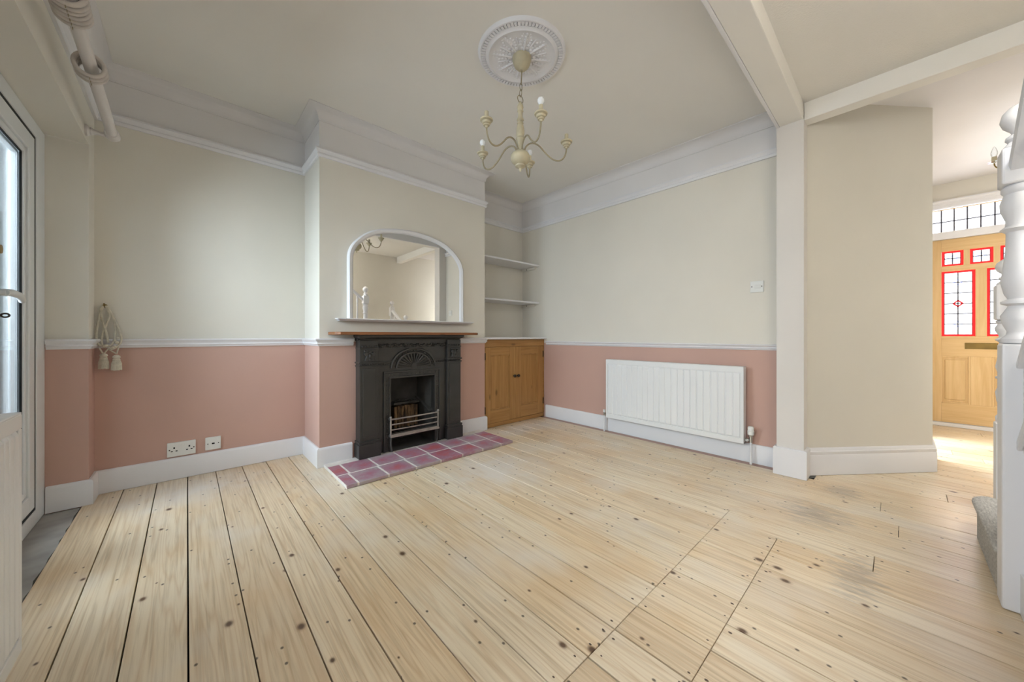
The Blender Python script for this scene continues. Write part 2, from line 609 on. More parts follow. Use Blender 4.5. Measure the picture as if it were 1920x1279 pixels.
# patio door wall: nib, lintel and near length (with an off-frame opening for the added fill window)
o = MB()
bands(o, -0.68, XC, YN, YL)
bands(o, -0.80, XC, 1.20, 1.68)
bands(o, -0.80, XC, BACK - 0.1, -0.10)
o.box(-0.80, XC, -0.10, 1.20, -0.05, 0.90, 1)
o.box(-0.80, XC, -0.10, 1.20, 2.20, 2.39, 0)
o.box(-0.80, XC, -0.10, 1.20, 2.39, 2.80, 2)
o.box(-0.80, XC, 1.68, YN, ZS, 2.39, 0)
o.box(-0.80, XC, 1.68, YN, 2.39, 2.80, 2)
struct(o.build('wall_left', WM), 'thick wall around the patio doors', 'wall')
# pier, diagonal wall, stair wall, front wall
o = MB(); o.box(PIER_X, XB, PIER_Y0, PIER_Y1, 0, 2.51)
struct(o.build('wall_pier', 'post'), 'slim white pier carrying the two ceiling beams', 'pillar')
o = MB(); o.prism([(3.291, PIER_Y0), (4.07, -0.17), (4.50, -0.17), (4.50, PIER_Y0)], -0.05, 2.80)
o.box(5.40, 6.35, -0.17, PIER_Y0, -0.05, 2.80)
o.box(4.50, 5.40, -0.17, PIER_Y0, 2.10, 2.80)  # hidden gap under this lintel is added to admit the hall fill
struct(o.build('wall_diagonal', 'cream'), 'angled cream wall between the pier and the hall', 'wall')
o = MB(); o.box(-0.80, 6.35, BACK - 0.12, BACK, -0.05, 4.7)
struct(o.build('wall_stair_side', 'cream'), 'cream wall behind the stairs', 'wall')
DY0, DY1 = -0.963, -0.225
o = MB()
o.box(DX, DX + 0.15, DY1 + 0.012, -0.17, -0.05, 2.80)
o.box(DX, DX + 0.15, BACK, DY0 - 0.012, -0.05, 2.80)
o.box(DX, DX + 0.15, DY0 - 0.012, DY1 + 0.012, 2.44, 2.80)
struct(o.build('wall_front', 'cream'), 'cream wall above the front door', 'wall')
# stairwell walls above the ceiling
o = MB()
o.box(-0.80, 1.50, -0.31, -0.19, 2.66, 4.7)
o.box(1.50, 1.62, BACK, -0.19, 2.66, 4.7)
o.box(-0.80, -0.43, BACK, -0.19, 2.66, 4.7)
struct(o.build('wall_stairwell', 'cream'), 'cream wall enclosing the stairwell above', 'wall')

# ceilings
o = MB()
nx, ny = 8, 8
vs = [(-0.8 + (XB + 0.9) * i / nx, 0.50 + 3.1 * j / ny) for j in range(ny + 1) for i in range(nx + 1)]
vv = [(x, y, zceil(x, y)) for x, y in vs] + [(x, y, 2.86) for x, y in vs]
K = (nx + 1) * (ny + 1)
fs = []
for j in range(ny):
    for i in range(nx):
        a = j * (nx + 1) + i
        fs.append((a, a + 1, a + nx + 2, a + nx + 1))
        fs.append((K + a, K + a + nx + 1, K + a + nx + 2, K + a + 1))
for i in range(nx):
    fs.append((i, K + i, K + i + 1, i + 1))
o.add(vv, fs)
struct(o.build('ceiling', 'ceil'), 'pale cream main ceiling', 'ceiling')
o = MB()
o.box(-0.80, 3.20, -0.19, 0.46, 2.63, 2.75)
o.box(1.62, 3.20, BACK, -0.19, 2.63, 2.75)
struct(o.build('ceiling_passage', 'stipple'), 'stippled ceiling between the two beams', 'ceiling')
o = MB(); o.box(3.27, 6.35, BACK, 0.445, 2.69, 2.80)
struct(o.build('ceiling_hall', 'frieze'), 'bright white hall ceiling', 'ceiling')
# beams
o = MB(); o.box(-0.80, XB, 0.45, 0.582, 2.51, 2.80)
struct(o.build('beam_cross', 'ceil', bevel=0.004), 'cream downstand beam running over to the slim pier', 'beam')
o = MB(); o.prism([(0.582, 2.506), (0.60, 2.506), (0.603, 2.515), (0.603, 2.80), (0.582, 2.80)], -0.80, PIER_X, 'x')
struct(o.build('trim_beam_edge', 'white'), 'thin white moulding along the cross beam', 'trim')
o = MB(); o.box(3.185, 3.285, BACK, 0.448, 2.51, 2.80)
struct(o.build('beam_hall', 'ceil', bevel=0.004), 'cream downstand beam over the hall opening', 'beam')

# ------------------------------------------------------------------ mouldings
path_all = [(XB, PIER_Y1), (XB, YR), (X1, YR), (X1, YCB), (X0, YCB), (X0, YL), (XC, YL), (XC, 0.60)]
# plain skirting, dado, picture rail profiles (d, z)
SK = [(0, 0.0015), (0.02, 0.0015), (0.02, 0.132), (0.017, 0.142), (0.010, 0.148), (0, 0.148)]


def dado_prof(z0, z1):
    h = z1 - z0
    return [(0, z0), (0.008, z0), (0.012, z0 + .18 * h), (0.02, z0 + .3 * h), (0.016, z0 + .42 * h), (0.018, z0 + .55 * h), (0.03, z0 + .72 * h), (0.034, z0 + .85 * h), (0.03, z0 + .97 * h), (0.02, z1), (0, z1)]


def rail_prof(z0, z1):
    h = z1 - z0
    return [(0, z0), (0.014, z0), (0.02, z0 + .2 * h), (0.02, z0 + .32 * h), (0.014, z0 + .4 * h), (0.017, z0 + .55 * h), (0.026, z0 + .7 * h), (0.03, z0 + .82 * h), (0.028, z0 + h), (0.018, z1), (0, z1)]


def cove_prof(zb, zt, p):
    pts = [(0, zb), (0.006, zb), (0.006, zb + 0.006)]
    for i in range(9):
        a = i / 8 * pi / 2
        pts.append((0.008 + (p - 0.008) * (1 - cos(a)), zb + 0.008 + (zt - zb - 0.012) * sin(a)))
    pts += [(p, zt + 0.02), (0, zt + 0.02)]
    return pts


def run(name, prof, path, label, mat='white', zoff=None):
    b = MB()
    b.sweep(prof, path, 0, zoff)
    o = b.build(name, mat, None, smooth=True)
    return struct(o, label, 'moulding')


# skirtings
run('baseboard_right', SK, [(XB, PIER_Y1), (XB, 2.955)], 'plain white skirting board under the radiator')
run('baseboard_chimney_right', SK, [(X1, 2.982), (X1, YCB), (1.99, YCB)], 'short white skirting between fireplace and cupboard')
run('baseboard_chimney_left', SK, [(0.975, YCB), (X0, YCB), (X0, YL), (XC, YL), (XC, YN), (XF + 0.004, YN)], 'plain white skirting board around the empty alcove')
run('baseboard_left', SK, [(XC, 1.68), (XC, BACK)], 'white skirting board behind the near radiator')
SKP = [(0, 0.0015), (0.018, 0.0015), (0.018, 0.195), (0.012, 0.2), (0, 0.2)]
run('baseboard_pier', SKP, [(3.29, PIER_Y0), (PIER_X, PIER_Y0), (PIER_X, PIER_Y1), (XB, PIER_Y1)], 'tall white plinth around the foot of the pier')
SKD = [(0, 0.0015), (0.022, 0.0015), (0.022, 0.14), (0.018, 0.148), (0.02, 0.154), (0.02, 0.168), (0.013, 0.174), (0.011, 0.184), (0.005, 0.192), (0, 0.193)]
run('baseboard_diagonal', SKD, [(4.495, -0.17), (4.07, -0.17), (3.291, PIER_Y0)], 'moulded cream white skirting along the angled wall')
run('baseboard_stair_side', SKD, [(3.1, BACK), (6.195, BACK)], 'moulded white skirting along the hall wall')
# dado rails
run('trim_dado_right', dado_prof(0.889, 0.934), [(XB, PIER_Y1), (XB, 2.95)], 'white dado rail above the radiator')
run('trim_dado_chimney_right', dado_prof(0.924, 0.98), [(X1, 2.982), (X1, YCB), (1.99, YCB)], 'short white dado rail to the cupboard side of the fireplace')
run('trim_dado_chimney_left', dado_prof(0.922, 0.98), [(0.985, YCB), (X0, YCB), (X0, YL), (XC, YL), (XC, YN), (XF + 0.004, YN)], 'white dado rail around the empty alcove')
run('trim_dado_left', dado_prof(0.922, 0.98), [(XC, 1.66), (XC, BACK)], 'white dado rail above the near radiator')
# picture rail and cove
run('trim_picture_rail', rail_prof(2.362, 2.422), path_all, 'white picture rail running round the room')
cz = [zceil(*p) - ZC for p in path_all]
cz[0] = -0.04
run('trim_cove', cove_prof(2.635, ZC, 0.085), path_all, 'white cove where the walls meet the ceiling', 'frieze', cz)

# ------------------------------------------------------------------ floor
o = MB()
o.box(-0.80, 6.40, BACK - 0.1, 3.60, -0.09, -0.026)
floor = struct(o.build('floor', 'sub'), 'sanded pine floorboards', 'floor')
BW = 0.1532
GAP = 0.0042
nails = MB()
k = -3
while 0.003 + BW * k < DX:
    xa, xb = 0.003 + BW * k, 0.003 + BW * (k + 1)
    xm = (xa + xb) / 2
    cuts = [BACK - 0.02, YL]
    if xm < 2.28:
        cuts += [0.405, 0.655]
        if 2.12 < xm:
            cuts = [BACK - 0.02, 0.074, 0.655, 1.905, YL]
    elif xm < 3.29:
        cuts += {15: [1.652], 17: [0.0], 18: [0.935], 19: [0.071, 2.2], 20: [1.35]}.get(k, [random.uniform(-0.6, 2.4)])
    else:
        cuts = [BACK - 0.02, random.uniform(-0.9, -0.1), 0.4]
    if xm < 0.7:
        pass
    cuts = sorted(cuts)
    for a, b in zip(cuts[:-1], cuts[1:]):
        # keep clear of the chimney breast and the wall footprint
        y1 = b
        if b >= YL - 0.01:
            y1 = YL - 0.002
            if X0 < xm < X1:
                y1 = YCB + 0.02
            elif xm >= X1:
                y1 = YR - 0.002
        if xb > XB and xm < XB:
            pass
        dz = random.uniform(-0.0012, 0.0004)
        c = (xm, (a + y1) / 2, -0.012)
        g = GAP * random.uniform(0.6, 1.5)
        m = MB()
        m.box(xa + g / 2, xb - g / 2, a + 0.0012, y1 - 0.0012, -0.026, dz)
        m.build('plank', 'floor', floor, origin=c, bevel=0.0012, seg=1)
        for ye, sg in ((a, 1), (y1, -1)):
            if -1.0 < ye < 2.9:
                for dx in (-0.045, 0.045):
                    if random.random() < 0.35:
                        continue
                    px, py = xm + dx + random.uniform(-0.012, 0.012), ye + sg * random.uniform(0.014, 0.03)
                    r_ = random.uniform(0.0022, 0.0042)
                    nails.prism([(px + r_ * cos(q * pi / 4), py + 1.5 * r_ * sin(q * pi / 4)) for q in range(8)], dz - 0.002, dz + 0.0004)
    k += 1
nails.build('nail_heads', 'nail', floor)['kind'] = 'stuff'
# grey threshold slab in front of the patio doors
o = MB()
pts = [(-0.80, YN - 0.001), (-0.80, 1.68)]
for i in range(25):
    y = 1.68 + (YN - 0.02 - 1.68) * i / 24
    pts.append((-0.452 - random.uniform(0.0, 0.012), y))
o.prism(pts[::-1], -0.026, -0.003)
struct(o.build('floor_threshold', 'slab'), 'grey concrete strip in front of the patio doors', 'floor')

# ------------------------------------------------------------------ hearth
hearth = thing('tiled_hearth', 'low hearth of red quarry tiles in front of the black fireplace', 'hearth', (1.49, 2.67, 0))
o = MB(); o.box(0.766, 2.239, 2.432, 2.968, 0.001, 0.0225)
o.build('mortar_bed', 'grout', hearth)
xs = [0.762, 0.842, 1.050, 1.262, 1.472, 1.678, 1.886, 2.094, 2.243]
ys = [2.428, 2.640, 2.870]
for j in range(2):
    for i in range(8):
        g = 0.0065
        dx = 0.012 * j
        a, b = xs[i] + dx * (i > 0), xs[i + 1] + dx * (i < 7)
        c = ((a + b) / 2, (ys[j] + ys[j + 1]) / 2, 0.012)
        m = MB(); m.box(a + g, b - g, ys[j] + (g if j else 0), ys[j + 1] - g, 0.003, 0.0245 + random.uniform(-0.001, 0.001))
        m.build('tile', 'tile', hearth, origin=c, bevel=0.002)

# ------------------------------------------------------------------ fireplace
fp = thing('cast_iron_fireplace', 'black cast iron fireplace with moulded surround and small grate', 'fireplace', (1.48, 2.9, 0.02))
FY = 2.905   # face of the main panel
ZH = 0.026
o = MB()
# main panel around the opening (opening 1.268..1.700, up to .636)
o.prism([(1.15, ZH), (1.235, ZH), (1.235, 0.69), (1.725, 0.69), (1.725, ZH), (1.82, ZH), (1.82, 0.96), (1.15, 0.96)], FY, YCB - 0.002, 'y')
o.build('surround_panel', 'iron', fp, bevel=0.003)
# raised frame round the opening (two steps)
def frame_u(b, xa, xb, zt, wd, y0, y1):
    b.prism([(xa, ZH), (xa + wd, ZH), (xa + wd, zt - wd), (xb - wd, zt - wd), (xb - wd, ZH), (xb, ZH), (xb, zt), (xa, zt)], y0, y1, 'y')
o = MB()
frame_u(o, 1.205, 1.748, 0.702, 0.016, FY - 0.014, FY + 0.02)
frame_u(o, 1.221, 1.732, 0.686, 0.034, FY - 0.004, FY + 0.04)
frame_u(o, 1.253, 1.702, 0.654, 0.016, FY - 0.012, FY + 0.06)
o.build('opening_frame', 'iron', fp, bevel=0.003)
# beaded ornament on the frame
o = MB()
for i in range(12):
    o.ball((1.26 + i * 0.04, FY - 0.005, 0.669), 0.006, 8)
for i in range(15):
    for x in (1.238, 1.715):
        o.ball((x, FY - 0.005, 0.06 + i * 0.04), 0.006, 8)
o.build('frame_beading', 'iron', fp, smooth=True)['kind'] = 'stuff'
for xa, xb in ((1.005, 1.155), (1.81, 1.96)):
    pil = MB()
    pil.box(xa, xb, FY - 0.03, YCB - 0.002, 0.15, 0.965)
    pil.box(xa + 0.022, xb - 0.022, FY - 0.036, FY - 0.028, 0.19, 0.74)
    p = pil.build('pilaster', 'iron', fp, bevel=0.004)
    o = MB()
    o.box(xa - 0.012, xb + 0.012, FY - 0.05, YCB - 0.002, ZH, 0.135)
    o.box(xa - 0.006, xb + 0.006, FY - 0.044, YCB - 0.002, 0.135, 0.148)
    o.box(xa - 0.009, xb + 0.009, FY - 0.047, YCB - 0.002, 0.148, 0.158)
    o.build('plinth_block', 'iron', p, bevel=0.003)
    o = MB()
    xm = (xa + xb) / 2
    o.box(xa - 0.008, xb + 0.008, FY - 0.042, YCB - 0.002, 0.778, 0.790)
    o.box(xa - 0.006, xb + 0.006, FY - 0.040, YCB - 0.002, 0.752, 0.762)
    for i in range(7):
        o.ball((xa + 0.012 + i * 0.021, FY - 0.036, 0.770), 0.006, 8)
    # carved bracket: scrolls and a leaf
    o.box(xa + 0.03, xb - 0.03, FY - 0.048, FY - 0.028, 0.872, 0.884)
    o.lathe([(0.0, -0.02), (0.016, -0.02), (0.016, 0.02), (0.0, 0.02)], (xa + 0.045, FY - 0.034, 0.855), 12, 'y')
    o.lathe([(0.0, -0.02), (0.016, -0.02), (0.016, 0.02), (0.0, 0.02)], (xb - 0.045, FY - 0.034, 0.855), 12, 'y')
    o.prism([(xa + 0.036, 0.80), (xb - 0.036, 0.80), (xb - 0.052, 0.86), (xm, 0.875), (xa + 0.052, 0.86)], FY - 0.048, FY - 0.028, 'y')
    o.ball((xm, FY - 0.044, 0.808), 0.012, 10)
    o.ball((xm - 0.026, FY - 0.04, 0.805), 0.007, 8)
    o.ball((xm + 0.026, FY - 0.04, 0.805), 0.007, 8)
    o.ball((xm, FY - 0.046, 0.84), 0.013, 10, 1.6)
    o.box(xa - 0.002, xb + 0.002, FY - 0.036, YCB - 0.002, 0.895, 0.905)
    for i in range(5):
        o.ball((xa + 0.02 + i * 0.0275, FY - 0.033, 0.914), 0.008, 8)
    o.build('capital', 'iron', p, bevel=0.0015, seg=1)
# frieze: swagged band, beads, arch with a fan
o = MB()
o.box(1.155, 1.81, FY - 0.012, FY + 0.01, 0.940, 0.968)
o.box(1.155, 1.81, FY - 0.012, FY + 0.01, 0.893, 0.901)
for i in range(9):
    x = 1.195 + i * 0.072
    for j in range(5):
        t = (j - 2) / 2
        o.ball((x + t * 0.026, FY - 0.006, 0.913 + 0.012 * t * t), 0.013 - 0.003 * abs(t), 8)
    o.ball((x + 0.036, FY - 0.006, 0.925), 0.005, 8)
o.build('swag_frieze', 'iron', fp, smooth=True)
o = MB()
AC, AR = 1.483, 0.175
def arc(r, y, rr, z0=0.726, sq=0.78, n=24):
    return [(AC + r * cos(pi - pi * i / n), y, z0 + r * sq * sin(pi * i / n)) for i in range(n + 1)]
o.tube(arc(0.208, FY - 0.006, 0), 0.011, 8)
o.tube(arc(0.163, FY - 0.006, 0), 0.010, 8)
for q in arc(0.185, FY - 0.004, 0, n=22)[1:-1]:
    o.ball(q, 0.0085, 8)
for z in (0.775, 0.745):
    o.box(1.155, 1.29 + (0.775 - z) * 0.5, FY - 0.01, FY + 0.01, z, z + 0.008)
    o.box(1.676 - (0.775 - z) * 0.5, 1.81, FY - 0.01, FY + 0.01, z, z + 0.008)
for i in range(6):
    o.ball((1.17 + i * 0.02, FY - 0.003, 0.764), 0.006, 8)
    o.ball((1.795 - i * 0.02, FY - 0.003, 0.764), 0.006, 8)
o.build('arch_moulding', 'iron', fp, smooth=True)
o = MB()
for i in range(15):
    a = pi * (i + 0.5) / 15
    r0, r1 = 0.03, 0.145
    o.tube([(AC + r0 * cos(a), FY - 0.001, 0.728 + r0 * 0.78 * sin(a)), (AC + r1 * cos(a), FY - 0.003, 0.728 + r1 * 0.78 * sin(a))], [0.004, 0.014], 6)
    o.ball((AC + (r1 + 0.004) * cos(a), FY - 0.003, 0.728 + (r1 + 0.004) * 0.78 * sin(a)), 0.013, 8)
o.lathe([(0.0, 0), (0.026, 0.002), (0.02, 0.012), (0.0, 0.014)], (AC, FY - 0.010, 0.735), 14, 'y')
o.build('fan_ornament', 'iron', fp, smooth=True)
# cornice under the mantel
CP = [(0, 0.965), (0.036, 0.965), (0.04, 0.972), (0.05, 0.978), (0.064, 0.986), (0.068, 0.994), (0.068, 1.008), (0, 1.008)]
o = MB()
o.sweep(CP, [(1.905, YCB - 0.002), (1.905, FY), (1.055, FY), (1.055, YCB - 0.002)])
o.box(1.0, 1.965, FY, YCB - 0.002, 0.96, 1.008)
o.build('cornice', 'iron', fp, bevel=0.001, seg=1)
# firebox: splayed cheeks, back plate, floor
o = MB()
yb = 3.2
o.prism([(1.255, FY + 0.03), (1.269, FY + 0.03), (1.395, yb), (1.385, yb + 0.01)], ZH, 0.65)
o.prism([(1.702, FY + 0.03), (1.688, FY + 0.03), (1.665, yb), (1.675, yb + 0.01)], ZH, 0.65)
o.box(1.385, 1.675, yb, yb + 0.012, ZH, 0.65)
o.box(1.26, 1.70, FY + 0.03, yb + 0.01, 0.64, 0.655)
o.build('firebox_plate', 'soot', fp)
o = MB(); o.box(1.255, 1.70, FY - 0.02, yb, 0.0255, 0.030)
o.build('firebox_floor', 'soot', fp)
boxes('fire_brick', 'fireback', fp, [(1.40 + i * 0.034, 1.40 + (i + 1) * 0.034 - 0.003, yb - 0.075, yb - 0.002, 0.14, 0.345 + 0.006 * (i % 2)) for i in range(7)], 0.004)
o = MB()
# sloping shelf ledges each side and hood ledge above the brick
o.prism([(FY + 0.03, 0.30), (yb, 0.40), (yb, 0.415), (FY + 0.03, 0.315)], 1.645, 1.69, 'x')
o.prism([(FY + 0.03, 0.28), (yb, 0.38), (yb, 0.395), (FY + 0.03, 0.295)], 1.262, 1.292, 'x')
o.box(1.39, 1.665, yb - 0.09, yb, 0.365, 0.385)
for i in range(9):
    o.ball((1.42 + i * 0.026, yb - 0.06 + 0.012 * (i % 3), 0.393), 0.014, 8, 0.7)
o.build('grate_ledge', 'soot', fp, bevel=0.002, seg=1)
yg = 2.862
bars = [0.300, 0.256, 0.212, 0.168]
for z in bars[:-1]:
    MB().tube([(1.252, yg, z), (1.475, yg - 0.006, z), (1.700, yg, z)], 0.0075 if z == bars[0] else 0.006, 8).build('grate_bar', 'steel', fp, smooth=True)
o = MB()
o.box(1.246, 1.706, yg - 0.016, yg + 0.04, 0.150, 0.166)
o.box(1.250, 1.702, yg - 0.012, yg + 0.03, 0.166, 0.176)
for x in (1.252, 1.70):
    o.tube([(x, yg, 0.16), (x, yg, 0.312)], 0.008, 8)
    o.ball((x, yg, 0.316), 0.012, 10)
    o.box(x - 0.008, x + 0.008, yg, FY + 0.05, 0.292, 0.306)
o.build('grate_rail', 'steel', fp, bevel=0.002)
for x in (1.255, 1.697):
    MB().tube([(x, yg, 0.150), (x, yg + 0.004, 0.09), (x + (0.008 if x < 1.4 else -0.008), yg, 0.031)], 0.008, 8).build('grate_leg', 'soot', fp, smooth=True)
boxes('bottom_bar', 'soot', fp, [(1.30 + i * 0.042, 1.314 + i * 0.042, FY, yb - 0.02, 0.145, 0.157) for i in range(9)])
# wooden mantel shelf
o = MB()
poly = [(0.80, YCB - 0.002), (0.80, 2.80), (0.83, 2.765), (1.2, 2.758), (1.6, 2.762), (2.07, 2.758), (2.105, 2.79), (2.105, YCB - 0.002)]
o.prism(poly, 1.0085, 1.030)
o.build('mantel_shelf', 'mantel', fp, bevel=0.003)

# ------------------------------------------------------------------ overmantel mirror
mir = thing('overmantel_mirror', 'white arched overmantel mirror above the fireplace', 'mirror', (1.487, 2.95, 1.12))
half = [(0.550, 0.0), (0.550, 0.30), (0.5495, 0.475), (0.545, 0.53), (0.525, 0.585), (0.487, 0.638), (0.42, 0.70), (0.33, 0.750), (0.22, 0.782), (0.10, 0.799), (0.0, 0.803)]
outl = half + [(-x, z) for x, z in half[::-1][1:]]
MX, MZ = 1.487, 1.135
def off(pts, d):
    res = []
    n = len(pts)
    for i in range(n):
        a, b = Vector(pts[max(0, i - 1)]), Vector(pts[min(n - 1, i + 1)])
        t = (b - a).normalized()
        nn = Vector((-t.y, t.x))
        if i in (0, n - 1):
            nn = Vector((-1 if pts[i][0] > 0 else 1, 0))
        res.append((pts[i][0] + nn.x * d, pts[i][1] + nn.y * d))
    return res
# refine outline
def refine(p):
    r = []
    n = len(p)
    for i in range(n - 1):
        p0, p1, p2, p3 = p[max(0, i - 1)], p[i], p[i + 1], p[min(n - 1, i + 2)]
        for s in range(4):
            t = s / 4
            r.append(tuple(0.5 * ((2 * b) + (-a + c) * t + (2 * a - 5 * b + 4 * c - d) * t * t + (-a + 3 * b - 3 * c + d) * t ** 3) for a, b, c, d in zip(p0, p1, p2, p3)))
    r.append(p[-1])
    return r
outl = refine(outl)
prof = [(0.0, 0.968), (0.0, 0.945), (0.004, 0.935), (0.012, 0.930), (0.02, 0.934), (0.026, 0.934), (0.034, 0.938), (0.042, 0.948), (0.044, 0.962), (0.044, 0.968)]
fr = MB()
n = len(prof)
vs = []
for d, y in prof:
    for x, z in off(outl, d):
        vs.append((MX + x, 2.0 + y - 0.0, MZ + z))
m_ = len(outl)
fs = []
for j in range(n):
    j2 = (j + 1) % n
    for i in range(m_ - 1):
        fs.append((j * m_ + i, j * m_ + i + 1, j2 * m_ + i + 1, j2 * m_ + i))
fr.add(vs, fs)
fr.build('frame', 'white', mir, smooth=True)
gl = MB()
gp = [(MX + x, MZ + z) for x, z in off(outl, 0.040)]
yaw = -0.003
vs = [(x, 2.952 + (x - MX) * yaw, z) for x, z in gp]
gl.add(vs, [tuple(range(len(vs)))])
gl.build('mirror_glass', 'mirror', mir)
o = MB()
SP = [(0, 0), (0.045, 0), (0.05, 0.004), (0.056, 0.01), (0.066, 0.013), (0.066, 0.02), (0, 0.02)]
o.sweep([(d, z + 1.117) for d, z in SP], [(2.062, YCB - 0.002), (2.062, 2.955), (0.915, 2.955), (0.915, YCB - 0.002)])
o.box(0.915, 2.062, 2.955, YCB - 0.002, 1.117, 1.137)
o.build('shelf_ledge', 'white', mir)
# ------------------------------------------------------------------ alcove cupboard
cup = thing('alcove_cupboard', 'waxed pine two-door cupboard built into the alcove', 'cupboard', (2.81, 3.1, 0))
CY = 2.992
cxa, cxb = X1 + 0.003, XB - 0.004
boxes('face_frame', 'pine_x', cup, [(cxa, cxb, CY, CY + 0.03, 0.878, 0.958), (cxa, 2.352, CY, CY + 0.03, 0.045, 0.878), (3.262, cxb, CY, CY + 0.03, 0.045, 0.878)], 0.002)
o = MB()
o.box(cxa + 0.004, cxb - 0.004, CY + 0.031, CY + 0.36, 0.02, 0.95)
o.build('carcass', 'pine', cup)
o = MB(); o.box(cxa, cxb, CY + 0.004, CY + 0.03, 0.002, 0.044)
o.build('plinth', 'pine_x', cup, bevel=0.002)
for xa, xb, pa, pb, hx in ((2.354, 2.800, 2.425, 2.705, 2.350), (2.803, 3.260, 2.885, 3.165, 3.266)):
    yd = CY - 0.002
    dr = MB().box(pa - 0.004, pb + 0.004, yd + 0.012, yd + 0.02, 0.18, 0.795).build('door', 'pine', cup)
    boxes('door_stile', 'pine', dr, [(xa, pa, yd, yd + 0.024, 0.048, 0.875), (pb, xb, yd, yd + 0.024, 0.048, 0.875)], 0.002)
    boxes('door_rail', 'pine_x', dr, [(pa, pb, yd + 0.0003, yd + 0.0237, 0.048, 0.185), (pa, pb, yd + 0.0003, yd + 0.0237, 0.79, 0.875)], 0.0015)
    o = MB()
    for (a, b, c, e) in ((pa, pb, 0.776, 0.79), (pa, pb, 0.185, 0.199)):
        o.box(a, b, yd + 0.004, yd + 0.014, c, e)
    for x in (pa, pb - 0.012):
        o.box(x, x + 0.012, yd + 0.004, yd + 0.014, 0.199, 0.776)
    o.build('panel_bead', 'pine', dr, bevel=0.004)
    kx = xb - 0.032 if xa < 2.5 else xa + 0.024
    o = MB(); o.lathe([(0.0, -0.034), (0.012, -0.033), (0.018, -0.026), (0.018, -0.02), (0.012, -0.014), (0.008, -0.01), (0.009, 0), (0.0, 0)], (kx, yd, 0.54), 16, 'y')
    o.build('knob', 'knob', dr, smooth=True)
    for z in (0.74, 0.16):
        o = MB(); o.box(hx - 0.006, hx + 0.006, yd - 0.003, yd + 0.01, z, z + 0.075)
        o.tube([(hx, yd - 0.004, z), (hx, yd - 0.004, z + 0.075)], 0.004, 8)
        o.build('hinge', 'knob', dr)
wt = MB(); wt.box(X1 + 0.002, XB - 0.002, 2.945, YR - 0.002, 0.9605, 0.984)
tag(wt.build('alcove_worktop', 'white', bevel=0.005), 'white painted board topping the pine cupboard', 'worktop')
for z, lab in ((1.896, 'upper white painted alcove shelf, just below the picture rail'), (1.425, 'lower white painted alcove shelf above the pine cupboard')):
    s = thing('alcove_shelf', lab, 'shelf', (2.81, 3.22, z), 'painted shelves in the alcove')
    o = MB(); o.box(X1 + 0.002, XB - 0.002, 3.075, YR - 0.002, z - 0.02, z)
    o.build('shelf_board', 'white', s, bevel=0.003)
    for xa, xb in ((XB - 0.022, XB - 0.002), (X1 + 0.002, X1 + 0.022)):
        o = MB(); o.prism([(3.12, z - 0.0205), (YR - 0.003, z - 0.0205), (YR - 0.003, z - 0.05), (3.15, z - 0.05)], xa, xb, 'x')
        b = o.build('batten', 'cream', s)
        o = MB(); o.lathe([(0, -0.001), (0.006, -0.001), (0.006, 0.004), (0, 0.004)], ((xa - 0.003 if xa > 3 else xb), 3.28, z - 0.037), 10, 'x')
        o.build('screw', 'knob', b)


# ------------------------------------------------------------------ radiators
def rib_face(b, y0, y1, z0, z1, xf, depth, pitch, flip=1):
    # corrugated front: ribs run vertically between header rails; xf = proud plane, flip=+1 room is at -x
    n = int((y1 - y0) / pitch)
    p = (y1 - y0) / n
    ys = []
    for i in range(n):
        a = y0 + i * p
        ys += [(a, 1), (a + p * 0.12, 0), (a + p * 0.88, 0)]
    ys.append((y1, 1))
    zz = [z0, z0 + 0.012, z1 - 0.012, z1]
    vs = []
    for k, z in enumerate(zz):
        for y, g in ys:
            d = depth * (g if k in (1, 2) else 1)
            vs.append((xf + flip * d, y, z))
    m = len(ys)
    b.add(vs, [(k * m + i, k * m + i + 1, (k + 1) * m + i + 1, (k + 1) * m + i) for k in range(3) for i in range(m - 1)])


def radiator(name, label, xf, xw, y0, y1, z0, z1, flip, pitch):
    # xf front plane, xw back plane; flip=+1 when the front faces -x
    t = thing(name, label, 'radiator', ((xf + xw) / 2, (y0 + y1) / 2, z0))
    s = flip
    o = MB()
    o.box(xf + s * 0.0078, xf + s * 0.014, y0, y1, z0, z1)
    o.box(xf, xf + s * 0.014, y0, y1, z1 - 0.04, z1)
    o.box(xf, xf + s * 0.014, y0, y1, z0, z0 + 0.04)
    for a, b in ((y0, y0 + 0.022), (y1 - 0.022, y1)):
        o.box(xf, xf + s * 0.014, a, b, z0 + 0.04, z1 - 0.04)
    rib_face(o, y0 + 0.022, y1 - 0.022, z0 + 0.04, z1 - 0.04, xf - s * 0.0005, 0.0075, pitch, s)
    o.build('front_panel', 'rad', t, bevel=0.0015, seg=1)
    o = MB()
    o.box(xw - s * 0.016, xw, y0 + 0.02, y1 - 0.02, z0 + 0.01, z1 - 0.01)
    n = int((y1 - y0 - 0.1) / 0.05)
    for i in range(n):
        y = y0 + 0.05 + i * 0.05
        o.box(xf + s * 0.0145, xw - s * 0.0165, y, y + 0.003, z0 + 0.03, z1 - 0.03)
    o.build('convector_fins', 'rad', t)
    o = MB()
    o.box(xf, xw, y0 + 0.002, y1 - 0.002, z1, z1 + 0.006)
    o.build('top_grille', 'rad', t, bevel=0.002)
    boxes('end_cover', 'rad', t, [(xf + s * 0.0145, xw - s * 0.001, y, y + 0.004, z0 + 0.01, z1 - 0.001) for y in (y0, y1 - 0.004)], 0.001, 1)
    return t


r1 = radiator('panel_radiator', 'wide white ribbed radiator under the dado rail of the long wall', 3.19, 3.262, 0.815, 2.045, 0.158, 0.752, 1, 0.053)
